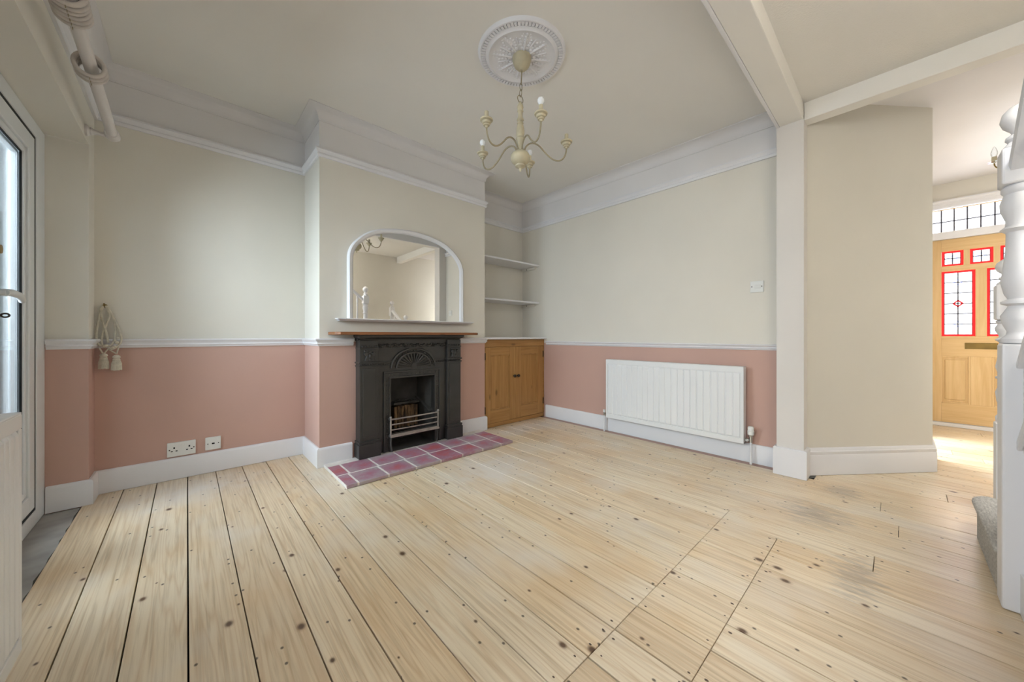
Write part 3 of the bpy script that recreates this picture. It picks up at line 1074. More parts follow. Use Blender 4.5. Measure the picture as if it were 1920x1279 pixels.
# thermostatic valve end (near) and lockshield end (far)
vy, vx = 0.775, 3.225
v = MB()
v.lathe([(0, 0.205), (0.012, 0.205), (0.012, 0.216), (0.017, 0.218), (0.017, 0.232), (0.0, 0.232)], (vx, vy, 0), 14)
v.tube([(vx, vy, 0.188), (vx, vy + 0.02, 0.188), (vx, 0.814, 0.188)], 0.009, 10)
v.lathe([(0, 0.172), (0.012, 0.172), (0.013, 0.205), (0, 0.205)], (vx, vy, 0), 14)
v.lathe([(0, 0.005), (0.014, 0.005), (0.014, 0.022), (0, 0.022)], (vx, vy + 0.012, 0.188), 6, 'y')
vv_ = v.build('valve', 'chrome', r1, smooth=True)
o = MB()
o.lathe([(0.0, 0.233), (0.022, 0.233), (0.023, 0.262), (0.019, 0.266), (0.019, 0.29), (0.015, 0.296), (0, 0.297)], (vx, vy, 0), 18)
for i in range(12):
    a = 2 * pi * i / 12
    o.box(vx + 0.0185 * cos(a) - 0.002, vx + 0.0185 * cos(a) + 0.002, vy + 0.0185 * sin(a) - 0.002, vy + 0.0185 * sin(a) + 0.002, 0.267, 0.289)
o.build('thermostat_head', 'plastic', vv_, smooth=True)
o = MB(); o.tube([(vx, vy, 0.003), (vx, vy, 0.172)], 0.0085, 12)
o.build('supply_pipe', 'white', r1, smooth=True)
vy = 2.085
v = MB()
v.tube([(vx, vy, 0.185), (vx, 2.0455, 0.185)], 0.009, 10)
v.lathe([(0, 0.170), (0.012, 0.170), (0.012, 0.2), (0, 0.2)], (vx, vy, 0), 14)
vv_ = v.build('valve', 'chrome', r1, smooth=True)
o = MB(); o.lathe([(0, 0.201), (0.013, 0.201), (0.012, 0.228), (0, 0.23)], (vx, vy, 0), 14)
o.build('lockshield_cap', 'plastic', vv_, smooth=True)
o = MB(); o.tube([(vx, vy, 0.003), (vx, vy, 0.17)], 0.0085, 12)
o.build('supply_pipe', 'white', r1, smooth=True)
boxes('wall_bracket', 'rad', r1, [(3.2625, XB - 0.001, y, y + 0.03, 0.25, 0.70) for y in (1.05, 1.8)])

r2 = radiator('panel_radiator', 'white ribbed radiator cut off by the edge of the frame, beside the patio doors', -0.335, -0.405, 0.62, 1.632, 0.135, 0.785, -1, 0.035)
boxes('wall_bracket', 'rad', r2, [(-0.4055, XC + 0.001, y, y + 0.03, 0.25, 0.70) for y in (0.85, 1.4)])
o = MB(); o.tube([(-0.37, 0.58, 0.003), (-0.37, 0.58, 0.17), (-0.37, 0.60, 0.175), (-0.37, 0.619, 0.175)], 0.0085, 10)
o.build('supply_pipe', 'white', r2, smooth=True)

# ------------------------------------------------------------------ wall plates
sw = thing('light_switch', 'white single light switch on the cream wall above the radiator', 'light switch', (XB, 0.748, 1.385))
o = MB(); o.box(XB - 0.012, XB - 0.0005, 0.704, 0.792, 1.340, 1.428); o.build('face_plate', 'plastic', sw, bevel=0.003)
o = MB(); o.prism([(XB - 0.0125, 1.371), (XB - 0.0125, 1.401), (XB - 0.018, 1.371)], 0.722, 0.762, 'y')
o.build('rocker', 'plastic', sw, bevel=0.001)
for y in (0.715, 0.781):
    o = MB(); o.lathe([(0, -0.0008), (0.004, -0.0008), (0.004, 0.001), (0, 0.001)], (XB - 0.0125, y, 1.385), 10, 'x'); o.build('screw', 'knob', sw)
sk = thing('double_socket', 'white double power socket just above the alcove skirting', 'socket', (-0.025, YL, 0.2))
o = MB(); o.box(-0.102, 0.046, YL - 0.012, YL - 0.0005, 0.158, 0.256); o.build('face_plate', 'plastic', sk, bevel=0.003)
for xm in (-0.066, 0.012):
    boxes('pin_slot', 'dark', sk, [(xm - 0.004, xm + 0.004, YL - 0.0128, YL - 0.0118, 0.212, 0.224)] +
          [(xm + q * 0.012 - 0.005, xm + q * 0.012 + 0.005, YL - 0.0128, YL - 0.0118, 0.193, 0.199) for q in (-1, 1)])
for xm in (-0.036, -0.020):
    o = MB(); o.box(xm - 0.006, xm + 0.006, YL - 0.015, YL - 0.012, 0.222, 0.242); o.build('rocker', 'plastic', sk, bevel=0.001)
for xm in (-0.09, 0.036):
    o = MB(); o.lathe([(0, -0.0008), (0.004, -0.0008), (0.004, 0.001), (0, 0.001)], (xm, YL - 0.0125, 0.206), 10, 'y'); o.build('screw', 'knob', sk)
so = thing('phone_socket', 'small square white phone outlet beside the double socket', 'socket', (0.142, YL, 0.2))
o = MB(); o.box(0.098, 0.186, YL - 0.012, YL - 0.0005, 0.164, 0.256); o.build('face_plate', 'plastic', so, bevel=0.003)
o = MB(); o.box(0.134, 0.150, YL - 0.0128, YL - 0.0118, 0.204, 0.214); o.build('jack', 'dark', so)
for xm in (0.112, 0.172):
    o = MB(); o.lathe([(0, -0.0008), (0.0035, -0.0008), (0.0035, 0.001), (0, 0.001)], (xm, YL - 0.0125, 0.209), 10, 'y'); o.build('screw', 'knob', so)

# ------------------------------------------------------------------ ceiling rose and chandelier
RC = (1.508, 1.556)
zr = zceil(*RC)
rose = thing('ceiling_rose', 'round white plaster ceiling rose with a dentil ring and leaf relief', 'ceiling rose', (RC[0], RC[1], zr))
o = MB()
prof = [(0.0, -0.02), (0.06, -0.02), (0.07, -0.016), (0.15, -0.018), (0.185, -0.02), (0.195, -0.026), (0.203, -0.028), (0.209, -0.023), (0.216, -0.02), (0.222, -0.02),
        (0.224, -0.012), (0.246, -0.010), (0.248, -0.018), (0.256, -0.018), (0.262, -0.012), (0.268, 0.004), (0.0, 0.004)]
o.lathe(prof, (RC[0], RC[1], zr), 96)
o.build('medallion', 'rose', rose, smooth=True)
o = MB()
nd = 76
for i in range(nd):
    a = 2 * pi * i / nd
    c, s = cos(a), sin(a)
    hw = 0.0068
    vs = []
    for z in (-0.020, -0.008):
        for r, t in ((0.224, -hw), (0.2465, -hw), (0.2465, hw), (0.224, hw)):
            vs.append((RC[0] + r * c - t * s, RC[1] + r * s + t * c, zr + z))
    o.add(vs, [(0, 1, 2, 3), (4, 7, 6, 5), (0, 4, 5, 1), (1, 5, 6, 2), (2, 6, 7, 3), (3, 7, 4, 0)])
dn = o.build('dentil_ring', 'rose', rose)
dn['kind'] = 'stuff'
for i in range(8):
    a = 2 * pi * i / 8 + 0.2
    o = MB()
    for j in range(6):
        r = 0.075 + j * 0.019
        for s in (-1, 0, 1):
            t = s * (0.030 + 0.004 * (j % 2)) * sin(pi * (j + 1) / 7.5)
            x, y = RC[0] + r * cos(a) - t * sin(a), RC[1] + r * sin(a) + t * cos(a)
            o.ball((x, y, zr - 0.0185), 0.012 - 0.0012 * j if s else 0.011, 8, 0.55)
    o.tube([(RC[0] + r * cos(a), RC[1] + r * sin(a), zr - 0.021) for r in (0.06, 0.1, 0.14, 0.178)], [0.007, 0.006, 0.005, 0.003], 8)
    o.tube([(RC[0] + r * cos(a + pi / 8), RC[1] + r * sin(a + pi / 8), zr - 0.019) for r in (0.08, 0.12, 0.15)], [0.004, 0.006, 0.003], 8)
    o.build('acanthus_leaf', 'rose', rose, smooth=True)

CH = (1.480, 1.540)
ch = thing('chandelier', 'antique cream five-arm chandelier hanging from the ceiling rose', 'chandelier', (CH[0], CH[1], zr))
o = MB(); o.lathe([(0, -0.105), (0.014, -0.105), (0.018, -0.098), (0.030, -0.092), (0.046, -0.075), (0.055, -0.05), (0.058, -0.032), (0.058, -0.024), (0, -0.024)], (RC[0] - 0.004, RC[1] - 0.004, zr), 28)
o.build('canopy', 'cream_metal', ch, smooth=True)
ctop = zr - 0.105
# suspension: rod, links, ring (leaning slightly from the canopy to the column)
def sus(z):
    t = (ctop - z) / (ctop - 2.42)
    return (RC[0] - 0.004 + (CH[0] - RC[0] + 0.004) * t, RC[1] - 0.004 + (CH[1] - RC[1] + 0.004) * t, z)
o = MB(); o.tube([sus(ctop + 0.005), sus(2.525)], 0.0035, 8)
o.build('chain_rod', 'arm', ch, smooth=True)
for i, (z, h) in enumerate(((2.506, 0.024), (2.466, 0.024))):
    c = sus(z)
    o = MB(); o.torus(c, 0.009, 0.0022, 'y' if i == 0 else 'x', 16, 6, 2.5)
    o.build('chain_link', 'arm', ch, smooth=True)
o = MB(); o.torus((CH[0], CH[1], 2.425), 0.022, 0.0028, 'y', 24, 8)
ring_o = o.build('suspension_ring', 'arm', ch, smooth=True)
o = MB()
o.lathe([(0, 2.412), (0.006, 2.410), (0.010, 2.400), (0.016, 2.392), (0.019, 2.375), (0.014, 2.358), (0.019, 2.352), (0.014, 2.346), (0.014, 2.315), (0.020, 2.305), (0.021, 2.298),
         (0.014, 2.292), (0.015, 2.285), (0.020, 2.280), (0.015, 2.274), (0.020, 2.262), (0.025, 2.235), (0.025, 2.215), (0.021, 2.195), (0.026, 2.190), (0.027, 2.183), (0.019, 2.17), (0.016, 2.14), (0.020, 2.112), (0.0, 2.11)], (CH[0], CH[1], 0), 24)
o.build('turned_column', 'cream_metal', ch, smooth=True)
o = MB()
o.lathe([(0, 2.113), (0.028, 2.112), (0.034, 2.105), (0.050, 2.096), (0.058, 2.080), (0.059, 2.066), (0.052, 2.048), (0.038, 2.036), (0.026, 2.030), (0.032, 2.026), (0.030, 2.019), (0.016, 2.013), (0.008, 2.008), (0.008, 2.0), (0.003, 1.988), (0, 1.987)], (CH[0], CH[1], 0), 28)
o.build('bowl', 'cream_metal', ch, smooth=True)
arm_me = cup_me = can_me = bulb_me = None
angs = [-175, -111, -40, 33, 106]
CZ = 2.170
for i, ad in enumerate(angs):
    if arm_me is None:
        m = MB()
        pts = bz((0.024, 0, 2.108), (0.030, 0, 2.165), (0.085, 0, 2.185), (0.130, 0, 2.130), 10) + bz((0.130, 0, 2.130), (0.175, 0, 2.075), (0.205, 0, 2.055), (0.235, 0, 2.060), 10)[1:] + bz((0.235, 0, 2.060), (0.265, 0, 2.065), (0.280, 0, 2.10), (0.280, 0, 2.145), 10)[1:]
        pts = [(x, y, z - 2.11) for x, y, z in pts]
        m.tube(pts, 0.0048, 8)
        arm = m.build('arm', 'arm', None, smooth=True)
        arm_me = arm.data
        m = MB(); m.lathe([(0, -0.036), (0.007, -0.036), (0.009, -0.028), (0.017, -0.026), (0.018, -0.021), (0.014, -0.018), (0.022, -0.015), (0.027, -0.006), (0.022, -0.003), (0.034, 0.001), (0.036, 0.005), (0.034, 0.008), (0.018, 0.006), (0, 0.006)], (0.28, 0, CZ - 2.11), 22)
        cupo = m.build('drip_cup', 'cream_metal', None, smooth=True); cup_me = cupo.data
        m = MB(); m.lathe([(0, 0.004), (0.0115, 0.004), (0.0115, 0.050), (0.009, 0.052), (0, 0.052)], (0.28, 0, CZ - 2.11), 16)
        cano = m.build('candle_tube', 'cream_metal', None, smooth=True); can_me = cano.data
        m = MB(); m.lathe([(0, 0.052), (0.010, 0.052), (0.013, 0.058), (0.018, 0.066), (0.019, 0.076), (0.015, 0.086), (0.008, 0.091), (0, 0.092)], (0.28, 0, CZ - 2.11), 18)
        blbo = m.build('bulb', 'bulb', None, smooth=True); bulb_me = blbo.data
    else:
        arm = bpy.data.objects.new('arm', arm_me); COL.objects.link(arm)
        cupo = bpy.data.objects.new('drip_cup', cup_me); COL.objects.link(cupo)
        cano = bpy.data.objects.new('candle_tube', can_me); COL.objects.link(cano)
        blbo = None
        if i in (1, 3, 4):
            blbo = bpy.data.objects.new('bulb', bulb_me); COL.objects.link(blbo)
    arm.parent = ch
    arm.location = (0, 0, 2.11 - zr)
    arm.rotation_euler = (0, 0, radians(ad))
    for c in (cupo, cano, blbo):
        if c is not None:
            c.parent = arm
    if i == 0:
        bpy.data.objects.remove(blbo)

# ------------------------------------------------------------------ curtain pole and rings
PXc = -0.325
def polez(y):
    return 2.187 + (3.13 - y) * 0.07
cp = thing('curtain_pole', 'thick white painted wooden curtain pole above the patio doors', 'curtain pole', (PXc, 2.2, polez(2.2)))
o = MB(); o.tube([(PXc, 1.25, polez(1.25)), (PXc, 3.125, polez(3.125))], 0.0235, 20)
o.build('pole', 'pole', cp, smooth=True)
o = MB()
zb = polez(3.14)
o.lathe([(0, XC + 0.0005), (0.030, XC + 0.0005), (0.030, XC + 0.010), (0.020, XC + 0.018), (0.022, XC + 0.024), (0.016, XC + 0.032), (0.011, XC + 0.05), (0.013, XC + 0.075), (0, XC + 0.08)], (0, 3.145, zb - 0.008), 20, 'x')
o.lathe([(0, -0.034), (0.026, -0.034), (0.032, -0.026), (0.032, 0.020), (0.028, 0.030), (0.012, 0.036), (0, 0.036)], (PXc, 3.142, zb), 22, 'y')
o.build('bracket', 'pole', cp, smooth=True)
ringm = MB(); ringm.torus((0, 0, 0), 0.046, 0.0085, 'y', 32, 10)
eyem = MB(); eyem.torus((0, 0, -0.0585), 0.004, 0.0012, 'x', 12, 6); eyem.tube([(0, 0, -0.0547), (0, 0, -0.050)], 0.0014, 6)
r_me = e_me = None
spots = [(2.52, -0.03), (2.498, 0.0), (2.468, 0.12)] + [(2.155 - 0.0225 * i, -0.05 + 0.015 * (i % 3)) for i in range(6)]
for i, (y, tilt) in enumerate(spots):
    if i < 3:
        lab = ['pale wooden curtain ring nearest the wall bracket, in the bunch of three', 'middle pale wooden curtain ring in the bunch of three on the pole', 'tilted pale wooden curtain ring at the outer side of the bunch of three'][i]
        grp = 'three curtain rings near the bracket'
    else:
        lab = ['lowest', 'second lowest', 'third lowest', 'fourth lowest', 'second highest', 'highest'][i - 3] + ' pale wooden curtain ring of the tight bunch at the top edge'
        grp = 'bunched curtain rings at the top edge'
    if r_me is None:
        ro = ringm.build('curtain_ring', 'ring', None, smooth=True); r_me = ro.data
        eo = eyem.build('eyelet', 'arm', None, smooth=True); e_me = eo.data
    else:
        ro = bpy.data.objects.new('curtain_ring', r_me); COL.objects.link(ro)
        eo = bpy.data.objects.new('eyelet', e_me); COL.objects.link(eo)
    ro.location = (PXc, y, polez(y) - 0.0105)
    ro.rotation_euler = (tilt, 0, random.uniform(-0.08, 0.08))
    tag(ro, lab, 'curtain ring', grp)
    eo.parent = ro

# ------------------------------------------------------------------ curtain tieback on its hook
tx, tz = -0.385, 1.190
hk = MB()
hk.lathe([(0, -0.004), (0.012, -0.004), (0.012, -0.0005), (0, -0.0005)], (tx, YL, tz), 14, 'y')
hk.tube([(tx, YL - 0.003, tz), (tx, YL - 0.03, tz - 0.004), (tx, YL - 0.04, tz + 0.004), (tx, YL - 0.042, tz + 0.016)], 0.003, 8)
tag(hk.build('tieback_hook', 'brass', None, smooth=True), 'small brass hook holding the corded tieback', 'hook')
tb = thing('curtain_tieback', 'ivory cord curtain tieback with two tassels hanging in the alcove corner', 'tieback', (tx, YL - 0.02, 0.79))
yt = YL - 0.022
def P(x, z, y=0.0):
    return (tx + x, yt - 0.004 + y, z)
o = MB()
loops = [
    [P(-0.004, tz), P(-0.018, 1.14), P(-0.030, 1.06), P(-0.031, 0.99, -0.02), P(-0.020, 0.945, -0.026), P(0.005, 0.935, -0.03), P(0.02, 0.94, -0.03)],
    [P(-0.006, tz), P(-0.016, 1.16), P(-0.008, 1.10), P(0.001, 1.05), P(0.012, 1.0, -0.014), P(0.018, 0.955, -0.024)],
    [P(0.004, tz), P(0.014, 1.17), P(0.022, 1.13), P(0.010, 1.08), P(-0.006, 1.02), P(-0.010, 0.97, -0.02), P(-0.004, 0.935, -0.026)],
    [P(0.007, tz), P(0.022, 1.16), P(0.040, 1.10), P(0.046, 1.03), P(0.043, 0.97, -0.022), P(0.030, 0.94, -0.028), P(0.010, 0.932, -0.03)],
    [P(0.008, tz, 0.004), P(0.032, 1.13, 0.004), P(0.056, 1.06, 0.002), P(0.072, 1.0, -0.014), P(0.070, 0.955, -0.024), P(0.050, 0.925, -0.028), P(0.035, 0.915, -0.03)],
]
def cat(p, sub=6):
    r = []
    n = len(p)
    for i in range(n - 1):
        p0, p1, p2, p3 = p[max(0, i - 1)], p[i], p[i + 1], p[min(n - 1, i + 2)]
        for s in range(sub):
            t = s / sub
            r.append(tuple(0.5 * ((2 * b) + (-a + c) * t + (2 * a - 5 * b + 4 * c - d) * t * t + (-a + 3 * b - 3 * c + d) * t ** 3) for a, b, c, d in zip(p0, p1, p2, p3)))
    r.append(p[-1])
    return r
for lp in loops:
    o.tube(cat(lp), 0.0058, 8)
for x, z, r in ((0.008, 0.937, 0.011), (0.002, 0.934, 0.01), (0.038, 0.925, 0.011), (0.03, 0.918, 0.009), (0.046, 0.93, 0.009), (0.056, 0.957, 0.010), (0.046, 0.97, 0.009), (0.06, 0.985, 0.008)):
    o.ball(P(x, z, -0.034), r, 10)
for xs_, zt, xt in ((-0.018, 0.925, 0.0), (0.022, 0.925, 0.0), (0.022, 0.915, 0.054), (0.064, 0.93, 0.054)):
    o.tube([P(xs_, zt, -0.032), P(xt, 0.885, -0.032)], 0.004, 8)
o.build('cord_loop', 'cord', tb, smooth=True)
for xt, dz in ((0.0, 0.0), (0.054, -0.012)):
    m = MB()
    m.lathe([(0, 0.890), (0.008, 0.890), (0.016, 0.884), (0.019, 0.875), (0.013, 0.868), (0.018, 0.862), (0.016, 0.853), (0, 0.851)], P(xt, dz, -0.032), 16)
    t_ = m.build('tassel', 'cord', tb, smooth=True)
    m = MB()
    for k in range(26):
        a = 2 * pi * k / 26
        r0, r1 = 0.012, 0.020 + 0.002 * random.random()
        zb2 = 0.795 + random.uniform(-0.003, 0.003)
        c = P(xt, dz, -0.032)
        m.tube([(c[0] + r0 * cos(a), c[1] + r0 * sin(a) * 0.8, c[2] + 0.862), (c[0] + (r1 - 0.001) * cos(a), c[1] + r1 * 0.8 * sin(a), c[2] + 0.835), (c[0] + r1 * cos(a), c[1] + r1 * 0.8 * sin(a), c[2] + zb2)], 0.0032, 5)
    fo = m.build('fringe', 'cord', t_, smooth=True)
    fo['kind'] = 'stuff'

# ------------------------------------------------------------------ patio doors
pd = bpy.data.objects.new('door_1', None); pd.location = (XF, 2.46, 0); COL.objects.link(pd)
struct(pd, 'white framed glazed patio doors to the garden', 'door')
PY0, PY1 = 1.685, YN - 0.003
YM = 2.40
def ring_frame(b, y0, y1, z0, z1, wd, x0, x1):
    b.box(x0, x1, y0, y0 + wd, z0, z1)
    b.box(x0, x1, y1 - wd, y1, z0, z1)
    b.box(x0, x1, y0 + wd, y1 - wd, z0, z0 + wd)
    b.box(x0, x1, y0 + wd, y1 - wd, z1 - wd, z1)
o = MB()
o.box(XF - 0.075, XF, PY0, PY0 + 0.14, 0, ZS - 0.003)
o.box(XF - 0.075, XF, PY1 - 0.14, PY1, 0, ZS - 0.003)
o.box(XF - 0.075, XF, PY0 + 0.14, PY1 - 0.14, 0, 0.075)
o.box(XF - 0.075, XF, PY0 + 0.14, PY1 - 0.14, ZS - 0.078, ZS - 0.003)
o.build('outer_frame', 'upvc', pd, bevel=0.004)
for ya, yb in ((PY0 + 0.158, YM - 0.003), (YM + 0.003, PY1 - 0.158)):
    o = MB()
    ring_frame(o, ya, yb, 0.090, ZS - 0.092, 0.085, XF - 0.07, XF - 0.004)
    lf = o.build('door_leaf', 'upvc', pd, bevel=0.005)
    o = MB()
    ring_frame(o, ya + 0.085, yb - 0.085, 0.175, ZS - 0.177, 0.030, XF - 0.06, XF - 0.014)
    o.build('glazing_bead', 'upvc', lf, bevel=0.005)
    o = MB()
    ring_frame(o, ya + 0.115, yb - 0.115, 0.205, ZS - 0.207, 0.005, XF - 0.028, XF - 0.021)
    y0_, y1_ = (ya - 0.0175, yb + 0.003) if ya < 2 else (ya - 0.003, yb + 0.0175)
    for q in ((y0_, ya, 0.0755, ZS - 0.079), (yb, y1_, 0.0755, ZS - 0.079), (ya, yb, 0.0755, 0.090), (ya, yb, ZS - 0.092, ZS - 0.079)):
        o.box(XF - 0.06, XF - 0.005, *q)
    o.build('gasket', 'gasket', lf)
    o = MB()
    for dx in (-0.055, -0.031):
        o.box(XF + dx, XF + dx + 0.003, ya + 0.115, yb - 0.115, 0.205, ZS - 0.207)
    o.build('glass_pane', 'glass', lf)
    o = MB()
    ring_frame(o, ya + 0.12, yb - 0.12, 0.21, ZS - 0.212, 0.012, XF - 0.0515, XF - 0.0315)
    o.build('spacer_bar', 'upvc', lf)
# lever handle with key on the far leaf's meeting stile
hy, hz = YM + 0.045, 1.175
o = MB()
o.box(XF - 0.0035, XF + 0.008, hy - 0.016, hy + 0.016, hz - 0.16, hz + 0.07)
hb = o.build('handle_plate', 'upvc', pd, bevel=0.004)
o = MB()
o.lathe([(0, 0.008), (0.014, 0.008), (0.012, 0.03), (0.012, 0.05), (0, 0.055)], (XF, hy, hz), 14, 'x')
o.tube([(XF + 0.046, hy - 0.006, hz), (XF + 0.056, hy + 0.03, hz + 0.003), (XF + 0.058, hy + 0.10, hz - 0.001), (XF + 0.054, hy + 0.16, hz - 0.010), (XF + 0.05, hy + 0.19, hz - 0.02)], [0.015, 0.0145, 0.014, 0.012, 0.011], 12)
o.build('lever', 'upvc', hb, smooth=True)
o = MB()
o.tube([(XF + 0.0085, hy, hz - 0.092), (XF + 0.035, hy, hz - 0.092)], 0.003, 8)
o.torus((XF + 0.047, hy, hz - 0.092), 0.010, 0.0035, 'y', 18, 8, 0.75)
o.build('key', 'knob', hb, smooth=True)
hy2 = YM - 0.045
o = MB(); o.lathe([(0, 0.0), (0.012, 0.0), (0.016, 0.02), (0.02, 0.03), (0.018, 0.042), (0, 0.046)], (XF - 0.0035, hy, hz + 0.175), 16, 'x')
o.build('cup_knob', 'brass', pd, smooth=True)
kw = bpy.data.objects.new('window_added', None); kw.location = (XF, 0.55, 1.55); COL.objects.link(kw)  # unseen window added as the opening for the passage fill light
struct(kw, 'white framed window above the near radiator, added out of view for fill light', 'window')
o = MB(); ring_frame(o, -0.098, 1.198, 0.903, 2.197, 0.06, XF - 0.07, XF)
o.box(XF - 0.065, XF - 0.005, 0.52, 0.58, 0.963, 2.137)
o.build('outer_frame', 'upvc', kw, bevel=0.004)
for a, b in ((-0.038, 0.52), (0.58, 1.138)):
    MB().box(XF - 0.04, XF - 0.034, a, b, 0.963, 2.137).build('glass_pane', 'glass', kw)
MB().box(XF, XC + 0.05, -0.12, 1.22, 0.902, 0.93).build('sill', 'upvc', kw, bevel=0.006)
# garden beyond the glass
g = MB(); g.box(-9, -0.81, -3, 14, -0.25, -0.12)
struct(g.build('ground_garden', 'paving'), 'grey paving outside the patio doors', 'ground')
fe = thing('garden_fence', 'tall weathered pale garden fence seen through the patio doors', 'fence', (-2.0, 7.2, -0.12))
for i in range(16):
    m = MB(); m.box(-0.85 - 0.15 * (i + 1), -0.85 - 0.15 * i - 0.008, 7.2, 7.22, -0.12, 2.45 + 0.03 * (i % 2))
    m.build('board', 'fence', fe, bevel=0.003, seg=1)
for z in (0.4, 1.9):
    m = MB(); m.box(-3.3, -0.84, 7.22, 7.27, z, z + 0.09)
    m.build('fence_rail', 'fence', fe)
dp = MB(); dp.tube([(-1.075, 4.95, -0.12), (-1.075, 4.95, 3.2)], 0.034, 14)
tag(dp.build('drainpipe', 'upvc', None, smooth=True), 'white drainpipe standing outside beyond the patio glass', 'drainpipe')

# ------------------------------------------------------------------ front door with fanlight
fd = bpy.data.objects.new('door_2', None); fd.location = (DX, -0.594, 0); COL.objects.link(fd)
struct(fd, 'oak front door with red bordered stained glass at the end of the hall', 'door')
dxa, dxb = DX + 0.03, DX + 0.075
YCm = -0.594
bigs = [(-0.557, -0.325), (-0.863, -0.631)]
smalls = [(-0.478, -0.327), (-0.672, -0.521), (-0.866, -0.715)]
lows = [(-0.526, -0.314), (-0.874, -0.662)]
boxes('stile', 'oak', fd, [(dxa, dxb, -0.325, DY1, 0.04, 2.07), (dxa, dxb, DY0, -0.863, 0.04, 2.07), (dxa, dxb, -0.631, -0.557, 0.996, 1.715),
      (dxa, dxb, -0.662, -0.526, 0.255, 0.776), (dxa, dxb, -0.521, -0.478, 1.774, 1.938), (dxa, dxb, -0.715, -0.672, 1.774, 1.938)], 0.002)
boxes('rail', 'oak_y', fd, [(dxa + 0.0005, dxb - 0.0005, -0.863, -0.325, a, b) for a, b in ((1.938, 2.07), (1.715, 1.774), (0.776, 0.996), (0.04, 0.255))], 0.002)
for a, b in lows:
    o = MB()
    o.box(dxa + 0.014, dxb - 0.01, a, b, 0.255, 0.776)
    o.box(dxa + 0.006, dxb - 0.01, a + 0.035, b - 0.035, 0.295, 0.736)
    pn = o.build('door_panel', 'oak', fd, bevel=0.005)
    o = MB(); ring_frame(o, a, b, 0.255, 0.776, 0.016, dxa + 0.002, dxa + 0.014)
    o.build('panel_bead', 'oak', pn, bevel=0.003)
o = MB(); ring_frame(o, -0.70, -0.486, 0.857, 0.924, 0.008, dxa - 0.004, dxa + 0.004)
o.box(dxa - 0.002, dxa + 0.003, -0.692, -0.494, 0.865, 0.916)
o.build('letter_plate', 'brass', fd, bevel=0.001)
gx0, gx1 = DX + 0.048, DX + 0.054


def diamond(y, z, ry, rz, t):
    return [(y - ry, z), (y, z + rz), (y + ry, z), (y, z - rz)]


def leaded(a, b, z0, z1, rows, marks, bd):
    # red border strips
    br = MB()
    g_ = MB()
    for (ya, yb2, za, zb2) in ((a, a + bd, z0, z1), (b - bd, b, z0, z1), (a + bd, b - bd, z0, z0 + bd), (a + bd, b - bd, z1 - bd, z1)):
        m = MB(); m.box(gx0, gx1, ya, yb2, za, zb2)
        m.build('border_glass', 'redglass', fd)
    ym = (a + b) / 2
    zz = [z0 + bd] + rows + [z1 - bd]
    for za, zb2 in zip(zz[:-1], zz[1:]):
        for ya, yb2 in ((a + bd, ym), (ym, b - bd)):
            m = MB(); m.box(gx0, gx1, ya, yb2, za, zb2)
            m.build('pane', 'obscure', fd)
    m = MB()
    m.box(gx0 - 0.003, gx1 + 0.003, ym - 0.0045, ym + 0.0045, z0 + bd, z1 - bd)
    for z in rows:
        m.box(gx0 - 0.003, gx1 + 0.003, a + bd, b - bd, z - 0.0045, z + 0.0045)
    for ya in (a + bd, b - bd):
        m.box(gx0 - 0.003, gx1 + 0.003, ya - 0.002, ya + 0.002, z0 + bd, z1 - bd)
    m.build('lead_came', 'lead', fd)
    for (z, ry, rz, mt) in marks:
        m = MB()
        o1, o2 = diamond(ym, z, ry, rz, 0), diamond(ym, z, ry * 0.58, rz * 0.58, 0)
        for i in range(4):
            j = (i + 1) % 4
            m.prism([o1[i], o1[j], o2[j], o2[i]], gx0 - 0.006, gx0 - 0.001, 'x')
        m.build('diamond_border', mt, fd)


for a, b in bigs:
    leaded(a, b, 0.996, 1.715, [1.13, 1.243, 1.355, 1.472, 1.589], [(1.589, 0.036, 0.036, 'blueglass'), (1.355, 0.042, 0.042, 'redglass'), (1.13, 0.036, 0.036, 'blueglass')], 0.021)
for a, b in smalls:
    leaded(a, b, 1.774, 1.938, [1.856], [(1.856, 0.042, 0.036, 'blueglass')], 0.021)
o = MB()
o.box(DX + 0.0, DX + 0.12, DY1, DY1 + 0.012, 0.0, 2.44)
o.box(DX + 0.0, DX + 0.12, DY0 - 0.012, DY0, 0.0, 2.44)
o.box(DX - 0.005, DX + 0.12, DY0, DY1, 2.072, 2.152)
o.box(DX + 0.0, DX + 0.12, DY0, DY1, 2.410, 2.44)
o.box(DX - 0.012, DX + 0.12, DY0, DY1, 0.0, 0.036)
o.build('door_frame', 'white', fd, bevel=0.003)
o = MB()
AP = [(-0.001, 2.418), (0.014, 2.418), (0.014, 2.45), (0.022, 2.456), (0.022, 2.476), (0.034, 2.486), (0.034, 2.5), (-0.001, 2.5)]
o.prism([(DX - d, z) for d, z in AP], BACK + 0.05, -0.185, 'y')
o.build('head_moulding', 'white', fd)
fl = bpy.data.objects.new('window_1', None); fl.location = (DX, -0.594, 2.28); COL.objects.link(fl)
struct(fl, 'leaded fanlight window above the front door', 'window')
cols = [DY0] + [-0.325 - 0.0895 * i for i in range(7, -1, -1)] + [DY1]
cols = [c for c in cols if DY0 <= c <= DY1]
zz = [2.152, 2.272, 2.410]
for ya, yb2 in zip(cols[:-1], cols[1:]):
    for za, zb2 in zip(zz[:-1], zz[1:]):
        m = MB(); m.box(gx0, gx1, ya, yb2, za, zb2); m.build('pane', 'obscure', fl)
m = MB()
for c in cols[1:-1]:
    m.box(gx0 - 0.004, gx1 + 0.004, c - 0.0055, c + 0.0055, 2.152, 2.41)
m.box(gx0 - 0.004, gx1 + 0.004, DY0, DY1, 2.267, 2.277)
m.build('lead_came', 'lead', fl)
m = MB()
m.box(DX + 0.04, DX + 0.06, DY0, DY1, 2.152, 2.160)
m.box(DX + 0.04, DX + 0.06, DY0, DY1, 2.403, 2.410)
